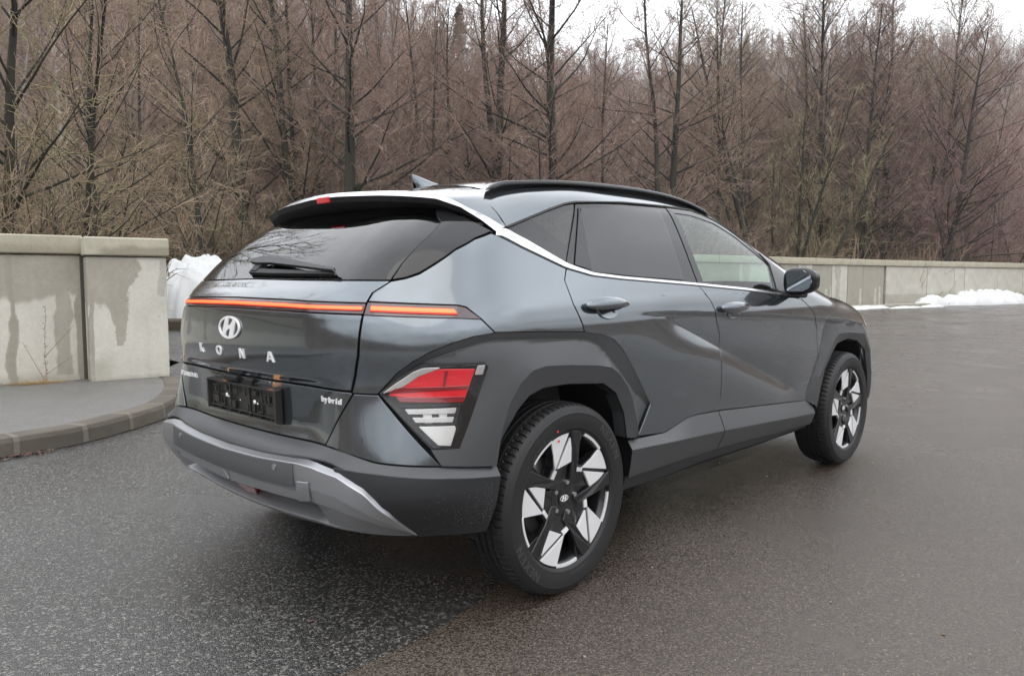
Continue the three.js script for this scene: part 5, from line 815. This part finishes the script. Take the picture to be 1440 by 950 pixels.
// a bare winter tree: o = { H, r, lean [x, z], limbs, start, reach, out, twig colour, catkins, leaves }
function bareTree(o) {
  const wood = new Wood(), crown = new Wood(), B = o.bark ?? [0.034, 0.029, 0.023];
  const barkCol = (p) => { const m = clamp(0.5 + 0.9 * noise.noise(p[0] * 1.3, p[1] * 0.9, p[2] * 1.3 + o.sd) - p[1] * 0.05, 0, 1) * (o.moss ?? 0.6), v = 0.85 + 0.5 * noise.noise(p[0] * 4, p[1] * 2, p[2] * 4); return [(B[0] + (0.070 - B[0]) * m) * v, (B[1] + (0.068 - B[1]) * m) * v, (B[2] + (0.030 - B[2]) * m) * v]; };
  const stems = o.stems ?? 1, tw = o.twig ?? [0.105, 0.075, 0.065];
  const tcol = () => { const v = rr(0.7, 1.3); return [tw[0] * v, tw[1] * v, tw[2] * v]; };
  for (let s = 0; s < stems; s++) {
    const az0 = s / stems * 6.283 + rr(-0.4, 0.4), sp = stems > 1 ? rr(0.15, o.spread ?? 0.55) : 0, H = o.H * (stems > 1 ? rr(0.7, 1) : 1), r0 = o.r * (stems > 1 ? rr(0.55, 1) : 1);
    const dir = [(o.lean?.[0] ?? 0) + Math.cos(az0) * sp, 1, (o.lean?.[1] ?? 0) + Math.sin(az0) * sp];
    const tr = wander([Math.cos(az0) * (stems > 1 ? 0.25 : 0), -0.5, Math.sin(az0) * (stems > 1 ? 0.25 : 0)], dir, H, 14, 0.045, (o.lift ?? 0.012)), rad = tr.map((_, k) => r0 * (k === 0 ? 1.35 : k === 1 ? 1.08 : 1) * Math.pow(1 - k / 14.6, 0.8) + 0.006);
    wood.tube(tr, rad, stems > 1 ? 6 : 9, barkCol);
    const limbs = Math.round(o.limbs / stems);
    for (let b = 0; b < limbs; b++) {
      const t = (o.start ?? 0.14) + (0.985 - (o.start ?? 0.14)) * Math.pow((b + rnd() * 0.8) / limbs, o.bias ?? 0.9), p = along(tr, t), T = dirAt(tr, t), az = rnd() * 6.283;
      const L = (o.reach ?? 0.3) * o.H * (0.35 + 0.9 * Math.pow(1 - t, 0.6)) * rr(0.55, 1.1), path = wander(p, sideways(T, az, (o.out ?? 1.15) * rr(0.75, 1.15) * (1 - 0.35 * t)), L, 7, 0.13, o.curl ?? 0.05), rb = Math.max(0.008, Math.min(r0 * 0.33 * (1 - t * 0.75), L * 0.0125));
      wood.tube(path, path.map((_, k) => rb * (1 - k / 8) + 0.004), 5, barkCol);
      const ns = Math.max(3, Math.round(L / (o.subStep ?? 0.34)));
      for (let c = 0; c < ns; c++) {
        const ts = 0.12 + 0.88 * (c + rnd()) / ns, q = along(path, Math.min(1, ts)), L2 = L * 0.38 * (1.1 - 0.6 * ts) * rr(0.5, 1.2) + 0.2, sub = wander(q, sideways(dirAt(path, Math.min(1, ts)), rnd() * 6.283, rr(0.5, 1.1)), L2, 3, 0.2, o.curl ?? 0.04);
        crown.tube(sub, [0.011, 0.009, 0.007, 0.005], 3, tcol());
        const nt = Math.max(2, Math.round(L2 / (o.twigStep ?? 0.13)));
        for (let e = 0; e < nt; e++) {
          const te = 0.1 + 0.9 * (e + rnd()) / nt, w = along(sub, Math.min(1, te)), L3 = rr(0.2, 0.55) * (o.twigLen ?? 1), d3 = sideways(dirAt(sub, Math.min(1, te)), rnd() * 6.283, rr(0.4, 1.0)), m = lift(w, d3, L3 * 0.5), end = lift(m, unit3([d3[0] + rr(-0.3, 0.3), d3[1] + rr(-0.1, 0.3), d3[2] + rr(-0.3, 0.3)]), L3 * 0.5);
          crown.tube([w, m, end], o.thin ?? [0.0075, 0.0065, 0.004], 3, tcol());
          if (o.catkins && rnd() < o.catkins) { const k = rr(0.7, 1.2); crown.blob(end, 0.016, 0.075, [0.1, -1, 0.1], [0.20 * k, 0.085 * k, 0.082 * k]); }
          if (o.leaves && rnd() < o.leaves) { const k = rr(0.6, 1.2); crown.leaf(end, rr(0.025, 0.05), [0.38 * k, 0.19 * k, 0.075 * k]); }
        }
      }
    }
  }
  return [wood.geo(), crown.geo()];
}
const eye = [-2.04, 1.123, 2.574], fwd = [0.7207, -0.6932];   // the picture's own bearings, to look places up on the ground
function ground(px, D) { const t = (px - 720) / 1060, rx = -fwd[1], rz = fwd[0], x = eye[0] + (fwd[0] + rx * t) * D, z = eye[2] + (fwd[1] + rz * t) * D; return [x, Math.min(hillY(x, z), 3), z]; }
function plant(name, label, category, group, where, o) {
  reseed(o.sd * 977 + 13); const [w, c] = bareTree(o), t = thing(name, label, category, group, where);
  add('trunk', w, bark, t); add('crown', c, twigM, t); return t;
}
const leanOf = (k) => [-fwd[1] * k, fwd[0] * k];          // lean to the viewer's right by slope k
const reddish = [0.255, 0.180, 0.140], olive = [0.275, 0.230, 0.130], dun = [0.285, 0.215, 0.145], pink = [0.265, 0.170, 0.150];
const alder = (H, r, sd, o = {}) => ({ H, r: sd < 10 ? r * 1.3 : r, sd, limbs: 56, twigStep: 0.10, start: 0.08, reach: 0.24, bias: 1.25, out: 1.3, curl: 0.045, catkins: 0.35, twig: reddish, ...o });
const G1 = 'alder trees standing in a row behind the walls';
plant('alder_tree', 'stout dark alder trunk with a forking limb, left of the roof spoiler', 'tree', G1, ground(366, 27), alder(17, 0.19, 1, { lean: leanOf(-0.075), bias: 1.0, twig: dun, moss: 1 }));
plant('alder_tree', 'upright alder between the forked trunk and the darkest trunk, above the car spoiler', 'tree', G1, ground(432, 28), alder(17, 0.15, 2, { lean: leanOf(-0.035), twig: dun }));
plant('young_tree', 'thin pole of a young tree close beside the upright alder above the spoiler', 'tree', null, ground(447, 30), alder(16, 0.08, 3, { limbs: 24, lean: leanOf(0.0) }));
plant('alder_tree', 'straight dark alder with long drooping limbs, above the middle of the rear window', 'tree', G1, ground(484, 26), alder(17, 0.19, 4, { lean: leanOf(0.015), limbs: 44, reach: 0.31 }));
plant('alder_tree', 'alder leaning left, first of the pair above the roof behind the aerial fin', 'tree', G1, ground(692, 29), alder(17, 0.19, 5, { lean: leanOf(-0.045), limbs: 46 }));
plant('alder_tree', 'slimmer alder of the pair, close right of its neighbour above the roof', 'tree', G1, ground(720, 31), alder(17, 0.17, 6, { lean: leanOf(-0.04), limbs: 42 }));
plant('alder_tree', 'dark alder with a sharply bent bough on its right, above the roof rail', 'tree', G1, ground(773, 28), alder(17, 0.20, 7, { lean: leanOf(0.04), limbs: 46, reach: 0.3 }));
plant('alder_tree', 'thin left stem of the twin trees over the rear door', 'tree', G1, ground(929, 31), alder(17, 0.11, 8, { lean: leanOf(0.0), limbs: 40, reach: 0.22 }));
plant('alder_tree', 'thicker right stem of the twin trees over the rear door', 'tree', G1, ground(941, 32), alder(17, 0.15, 9, { lean: leanOf(0.01), limbs: 44 }));
plant('leaning_tree', 'bare trunk leaning left behind the front door window', 'tree', null, ground(1080, 35), alder(16, 0.19, 10, { lean: leanOf(-0.20), start: 0.45, limbs: 30, twig: dun }));
plant('willow_clump', 'many stemmed mossy willow fanning out behind the door mirror', 'tree', null, ground(1105, 36), { H: 13, r: 0.17, sd: 11, stems: 9, spread: 0.62, limbs: 110, start: 0.2, reach: 0.17, out: 0.75, curl: 0.09, twig: olive, moss: 1.6, subStep: 0.3 });
plant('willow_clump', 'smaller olive willow clump right of the big one, behind the far wall', 'tree', null, ground(1190, 41), { H: 12, r: 0.12, sd: 12, stems: 7, spread: 0.5, limbs: 84, start: 0.2, reach: 0.17, out: 0.8, curl: 0.09, twig: olive, moss: 1.6 });
plant('alder_tree', 'tall straight trunk rising out of the willows behind the far wall', 'tree', G1, ground(1218, 40), alder(17, 0.17, 13, { lean: leanOf(0.015), limbs: 46, start: 0.3 }));
plant('leaning_tree', 'dark trunk leaning right under purple twigs behind the far wall', 'tree', null, ground(1302, 42), alder(17, 0.19, 14, { lean: leanOf(0.30), limbs: 52, start: 0.22, twig: pink, reach: 0.32, catkins: 0.6 }));
plant('alder_tree', 'tall reddish alder at the upper right, left of the patch of open sky', 'tree', G1, ground(1262, 43), alder(17.5, 0.16, 15, { limbs: 60, twig: pink, catkins: 0.7, start: 0.2 }));
plant('purple_tree', 'low spreading purple twigged tree behind the far wall, right of the leaning trunk', 'tree', null, ground(1372, 46), { H: 9.5, r: 0.12, sd: 16, stems: 5, spread: 0.6, limbs: 80, start: 0.16, reach: 0.26, out: 1.0, curl: 0.05, twig: pink, catkins: 0.6 });
plant('purple_tree', 'purple twigged tree at the right edge of the view', 'tree', null, ground(1450, 48), { H: 12, r: 0.14, sd: 17, stems: 4, spread: 0.45, limbs: 80, start: 0.14, reach: 0.26, out: 1.05, curl: 0.05, twig: pink, catkins: 0.6 });
plant('alder_tree', 'reddish twigged tree between the twin trees and the leaning trunk', 'tree', G1, ground(1010, 38), alder(16, 0.12, 18, { limbs: 50, twig: reddish }));
plant('alder_tree', 'reddish alder behind the gap right of the bent bough tree', 'tree', G1, ground(850, 36), alder(15, 0.13, 19, { limbs: 54, twig: pink }));
plant('alder_tree', 'background alder left of the pair above the aerial fin', 'tree', G1, ground(590, 35), alder(15, 0.14, 20, { limbs: 54, twig: reddish }));
plant('alder_tree', 'tall bare alder rising directly above the door mirror', 'tree', G1, ground(1128, 45), alder(19, 0.17, 21, { limbs: 60, twig: dun }));
plant('alder_tree', 'slender alder above the front edge of the bonnet', 'tree', G1, ground(1175, 50), alder(20, 0.15, 22, { limbs: 60, twig: reddish }));
plant('alder_tree', 'tall alder above the middle of the front door window', 'tree', G1, ground(1050, 42), alder(18, 0.15, 23, { limbs: 60, twig: dun }));
[[1000, 45, 'tall bare tree over the pillar between the two side doors'], [1085, 50, 'tall bare tree over the sloping windscreen pillar of the car'], [1152, 44, 'tall tan bare tree just right of the door mirror'], [1200, 52, 'tall bare tree over the dark stained bays of the far wall'], [1240, 47, 'tall bare tree over the corner where the far wall turns'], [1282, 49, 'tall tan bare tree left of the trunk that leans right'], [1318, 46, 'tall bare tree rising right of the leaning trunk above the snow heap'], [1345, 52, 'tall bare tree at the edge of the open sky upper right']].forEach(([px, D, lab], i) => plant('tall_tree', lab, 'tree', 'tall bare trees above the far wall', ground(px, D), { H: 20 + (i % 3), r: 0.16, sd: 90 + i, stems: 1 + (i % 2) * 2, spread: 0.25, limbs: 66, start: 0.22, reach: 0.26, out: 1.0, curl: 0.06, bias: 0.8, twig: i % 3 ? reddish : dun, catkins: 0.2, thin: [0.010, 0.008, 0.006] }));
// nearer growth over the wall on the left
plant('oak_tree', 'leaning mossy tree at the left edge with a bough crossing the top corner', 'tree', null, ground(-22, 13.5), { H: 10, r: 0.13, sd: 31, lean: leanOf(0.16), limbs: 30, start: 0.3, reach: 0.36, out: 1.15, twig: olive, moss: 1.5, leaves: 0.03 });
plant('young_oak', 'slim tree with clinging orange leaves over the left end of the near wall', 'tree', null, ground(92, 15), { H: 9, r: 0.07, sd: 32, lean: leanOf(0.10), limbs: 30, start: 0.15, reach: 0.3, out: 1.1, twig: dun, leaves: 0.12 });
plant('young_oak', 'slim mossy sapling left of the wall block with scattered dead leaves', 'tree', null, ground(150, 17), { H: 9.5, r: 0.075, sd: 33, lean: leanOf(-0.03), limbs: 30, start: 0.15, reach: 0.28, out: 1.1, twig: dun, leaves: 0.08 });
plant('young_oak', 'mossy leaning sapling above the snow heap', 'tree', null, ground(300, 22), { H: 11, r: 0.10, sd: 34, lean: leanOf(-0.12), limbs: 34, start: 0.12, reach: 0.3, out: 1.05, twig: dun, leaves: 0.04, moss: 1.4 });
const bushG = 'tangled bare bushes over the near wall';
[[-130, 12.5, 'tangled bush at the left edge above the near wall coping'], [-75, 14, 'bush of fine brown twigs above the left of the near wall'], [15, 13, 'slim bush with orange dead leaves above the left part of the near wall'], [62, 14, 'slim bush of pale twigs above the joint of the near wall'], [238, 24, 'twiggy bush above the right end of the wall block'], [330, 25, 'thicket of brown twigs behind the left end of the spoiler'], [395, 26, 'low thicket behind the rear window of the car'], [110, 22, 'taller thicket with dead leaves above the wall block'], [190, 25, 'taller thicket behind the snow heap']].forEach(([px, D, lab], i) => plant('bush', lab, 'bush', bushG, ground(px, D), { H: i > 6 ? 8.0 : i === 2 || i === 3 ? 4.6 : i < 2 ? 6.2 : 5.5, r: 0.03, sd: 50 + i, stems: 11, spread: i === 2 || i === 3 ? 0.2 : 0.75, limbs: 130, start: 0.1, reach: i === 2 || i === 3 ? 0.17 : 0.26, out: 0.9, curl: 0.02, twig: i % 3 === 1 ? olive : dun, bark: [0.085, 0.068, 0.05], leaves: [0, 2, 4, 7].includes(i) ? 0.07 : 0.02, twigLen: 1.1, subStep: 0.3 }));
[[520, 25, 'low brown bush behind the middle of the rear spoiler'], [640, 27, 'low reddish bush behind the aerial fin'], [820, 29, 'low bush behind the roof rail'], [980, 36, 'bush of reddish twigs behind the front door window'], [1160, 39, 'olive bush behind the door mirror and the far wall'], [1260, 43, 'olive bush above the far wall left of the leaning trunk'], [1330, 45, 'purple brown bush above the heap of snow'], [1420, 47, 'purple brown bush above the right end of the far wall']].forEach(([px, D, lab], i) => plant('bush', lab, 'bush', 'bare bushes behind the far wall', ground(px, D), { H: 5.2, r: 0.035, sd: 70 + i, stems: 10, spread: 0.7, limbs: 100, start: 0.1, reach: 0.28, out: 0.95, curl: 0.03, twig: i > 5 ? pink : i > 3 ? olive : i % 2 ? reddish : dun, bark: [0.085, 0.068, 0.055], leaves: i < 3 ? 0.02 : 0, twigLen: 1.2, subStep: 0.34 }));

// undergrowth: sprays of brown stems; hillside woods: small bare trees; conifers on the ridge
function scatter(name, label, category, geo, mat, spots, tint) {
  const m = new THREE.InstancedMesh(geo, mat, spots.length), M = new THREE.Matrix4(), c = new THREE.Color();
  spots.forEach(([x, y, z, s, sy], i) => { M.compose(V3(x, y, z), new THREE.Quaternion().setFromAxisAngle(V3(0, 1, 0), rnd() * 6.283), V3(s, sy ?? s, s)); m.setMatrixAt(i, M); c.setRGB(...tint(i)); m.setColorAt(i, c); });
  m.name = name; m.castShadow = m.receiveShadow = true; scene.add(m); tag(m, label, category, null, 'stuff'); return m;
}
{
  reseed(101);
  const spray = new Wood(); for (let i = 0; i < 70; i++) { const a = rnd() * 6.283, p = [rr(-0.5, 0.5), -0.1, rr(-0.5, 0.5)], path = wander(p, [Math.cos(a) * rr(0, 0.6), 1, Math.sin(a) * rr(0, 0.6)], rr(0.8, 2.1), 3, 0.18, 0); const v = rr(0.6, 1.4); spray.tube(path, [0.008, 0.007, 0.006, 0.004], 3, [v, v, v]); for (let k = 0; k < 3; k++) { const q = along(path, rr(0.4, 1)), e = lift(q, unit3([rr(-1, 1), rr(-0.1, 0.9), rr(-1, 1)]), rr(0.2, 0.5)); spray.tube([q, e], [0.005, 0.003], 3, [v, v, v]); } }
  const sp = []; for (let i = 0; i < 20000 && sp.length < 10000; i++) { const px = rr(-700, 1700), D = 9 + 75 * Math.pow(rnd(), 1.6), t = (px - 720) / 1060, x = eye[0] + (fwd[0] - fwd[1] * t) * D, z = eye[2] + (fwd[1] + fwd[0] * t) * D, d = outside(x, z); if (d < 1.2 || (px > 850 && D < 55 && rnd() < 0.8) || (px > 60 && px < 360 && D < 21.5)) continue; const s = D < 20 ? rr(0.45, 0.75) : rr(0.9, 1.7) * (1 + D * 0.006); sp.push([x, hillY(x, z), z, s, s * rr(0.8, 1.4)]); }
  scatter('undergrowth', 'brown undergrowth of dry stems covering the slope behind the walls', 'undergrowth', spray.geo(), twigM, sp, (i) => { const v = rr(0.7, 1.2); return [0.27 * v, 0.19 * v, 0.13 * v]; });
  const variants = [];
  for (let v = 0; v < 4; v++) { reseed(200 + v); const w = new Wood(), H = 11, tr = wander([0, -0.6, 0], [rr(-0.1, 0.1), 1, rr(-0.1, 0.1)], H, 8, 0.05, 0.01); w.tube(tr, tr.map((_, k) => 0.12 * (1 - k / 8.6) + 0.01), 5, [1, 1, 1]); for (let b = 0; b < 26; b++) { const t = 0.22 + 0.76 * (b + rnd()) / 26, L = 3.2 * (1.1 - t) * rr(0.5, 1.1) + 0.5, path = wander(along(tr, t), sideways(dirAt(tr, t), rnd() * 6.283, rr(0.6, 1.1)), L, 3, 0.15, 0.08); w.tube(path, [0.03, 0.022, 0.014, 0.008], 3, [0.9, 0.85, 0.82]); for (let k = 0; k < 9; k++) { const q = along(path, rr(0.2, 1)), e = lift(q, unit3([rr(-1, 1), rr(-0.2, 1.1), rr(-1, 1)]), rr(0.4, 1.1)); w.tube([q, e], [0.012, 0.005], 3, [1.0, 0.82, 0.8]); } } variants.push(w.geo()); }
  variants.forEach((g, v) => {
    reseed(300 + v); const spots = [];
    for (let i = 0; i < 9000 && spots.length < 1500; i++) { const px = rr(-200, 1640), D = 45 + 290 * Math.pow(rnd(), 0.9), t = (px - 720) / 1060, x = eye[0] + (fwd[0] - fwd[1] * t) * D, z = eye[2] + (fwd[1] + fwd[0] * t) * D; if (outside(x, z) < 16) continue; const s = rr(0.7, 1.25); spots.push([x, hillY(x, z), z, s, s * rr(0.9, 1.25)]); }
    for (let i = 0; i < 6000 && spots.length < 2300; i++) { const a = rnd() * 6.283, r = rr(30, 200), x = eye[0] + r * Math.cos(a), z = eye[2] + r * Math.sin(a); if (outside(x, z) < 8) continue; const s = rr(0.8, 1.3); spots.push([x, hillY(x, z), z, s, s]); }
    if (v === 0) for (const [x, z, s] of [[-5, -9.6, 1.0], [-7.5, -10.2, 1.15], [-11, -10.6, 1.1], [-9, -12, 1.1], [-13, -10.5, 1.2], [-17, -13, 1.3], [-6, -11.5, 0.95], [-21, -12, 1.2]]) spots.push([x, -0.6, z, s, s]);
    scatter('hillside_woods', 'grey brown leafless woods covering the hills', 'woods', g, twigM, spots, (i) => { const k = rnd(), w = rr(0.75, 1.25); return v === 3 ? [0.34 * w, 0.315 * w, 0.285 * w] : k < 0.5 ? [0.265 * w, 0.200 * w, 0.165 * w] : [0.255 * w, 0.205 * w, 0.155 * w]; });
  });
  for (let v = 0; v < 3; v++) { // a belt of bigger leafless trees between the first row and the hill
    reseed(500 + v); const [w, c] = bareTree(alder(14.5, 0.13, 80 + v, { limbs: 40, twigStep: 0.12, catkins: 0.25, thin: [0.010, 0.008, 0.006], twig: v === 1 ? [0.21, 0.155, 0.115] : reddish })), g = mergeGeometries([w, c]), spots = [];
    for (let i = 0; i < 4000 && spots.length < 34; i++) { const px = rr(-150, 1600), D = 30 + 45 * rnd(), t = (px - 720) / 1060, x = eye[0] + (fwd[0] - fwd[1] * t) * D, z = eye[2] + (fwd[1] + fwd[0] * t) * D; if (outside(x, z) < 5) continue; const s = rr(0.75, 1.15); spots.push([x, hillY(x, z), z, s, s * rr(0.9, 1.2)]); }
    scatter('alder_wood', 'belt of leafless reddish alders behind the first row of trees', 'woods', g, twigM, spots, () => { const k = rr(0.8, 1.2); return [k, k * 0.97, k * 0.95]; });
  }
  reseed(400); const fir = new Wood(); { const tr = [[0, -0.5, 0], [0, 6, 0], [0, 13, 0]]; fir.tube(tr, [0.18, 0.12, 0.02], 5, [0.6, 0.5, 0.4]); for (let b = 0; b < 110; b++) { const t = 0.2 + 0.8 * b / 110, y = 13 * t, L = 2.5 * (1.05 - t) * rr(0.7, 1.1) + 0.2, a = rnd() * 6.283; for (let k = 0; k < 8; k++) { const u = rr(0.15, 1), p = [Math.cos(a) * L * u, y - 0.45 * L * u + rr(-0.15, 0.15), Math.sin(a) * L * u]; fir.leaf([p[0] + rr(-0.25, 0.25), p[1], p[2] + rr(-0.25, 0.25)], rr(0.2, 0.42), [rr(0.7, 1.2), rr(0.9, 1.2), rr(0.7, 1.1)]); } } }
  const fs = []; for (let i = 0; i < 900 && fs.length < 170; i++) { const px = rnd() < 0.55 ? rr(600, 960) : rr(960, 1240), D = rr(95, 200), t = (px - 720) / 1060, x = eye[0] + (fwd[0] - fwd[1] * t) * D, z = eye[2] + (fwd[1] + fwd[0] * t) * D; const s = rr(0.7, 1.2); fs.push([x, hillY(x, z), z, s, s]); }
  scatter('conifer_woods', 'dark green conifers among the leafless woods on the ridge', 'woods', fir.geo(), twigM, fs, () => { const v = rr(0.7, 1.2); return [0.035 * v, 0.050 * v, 0.038 * v]; });
}
renderer.render(scene, camera);
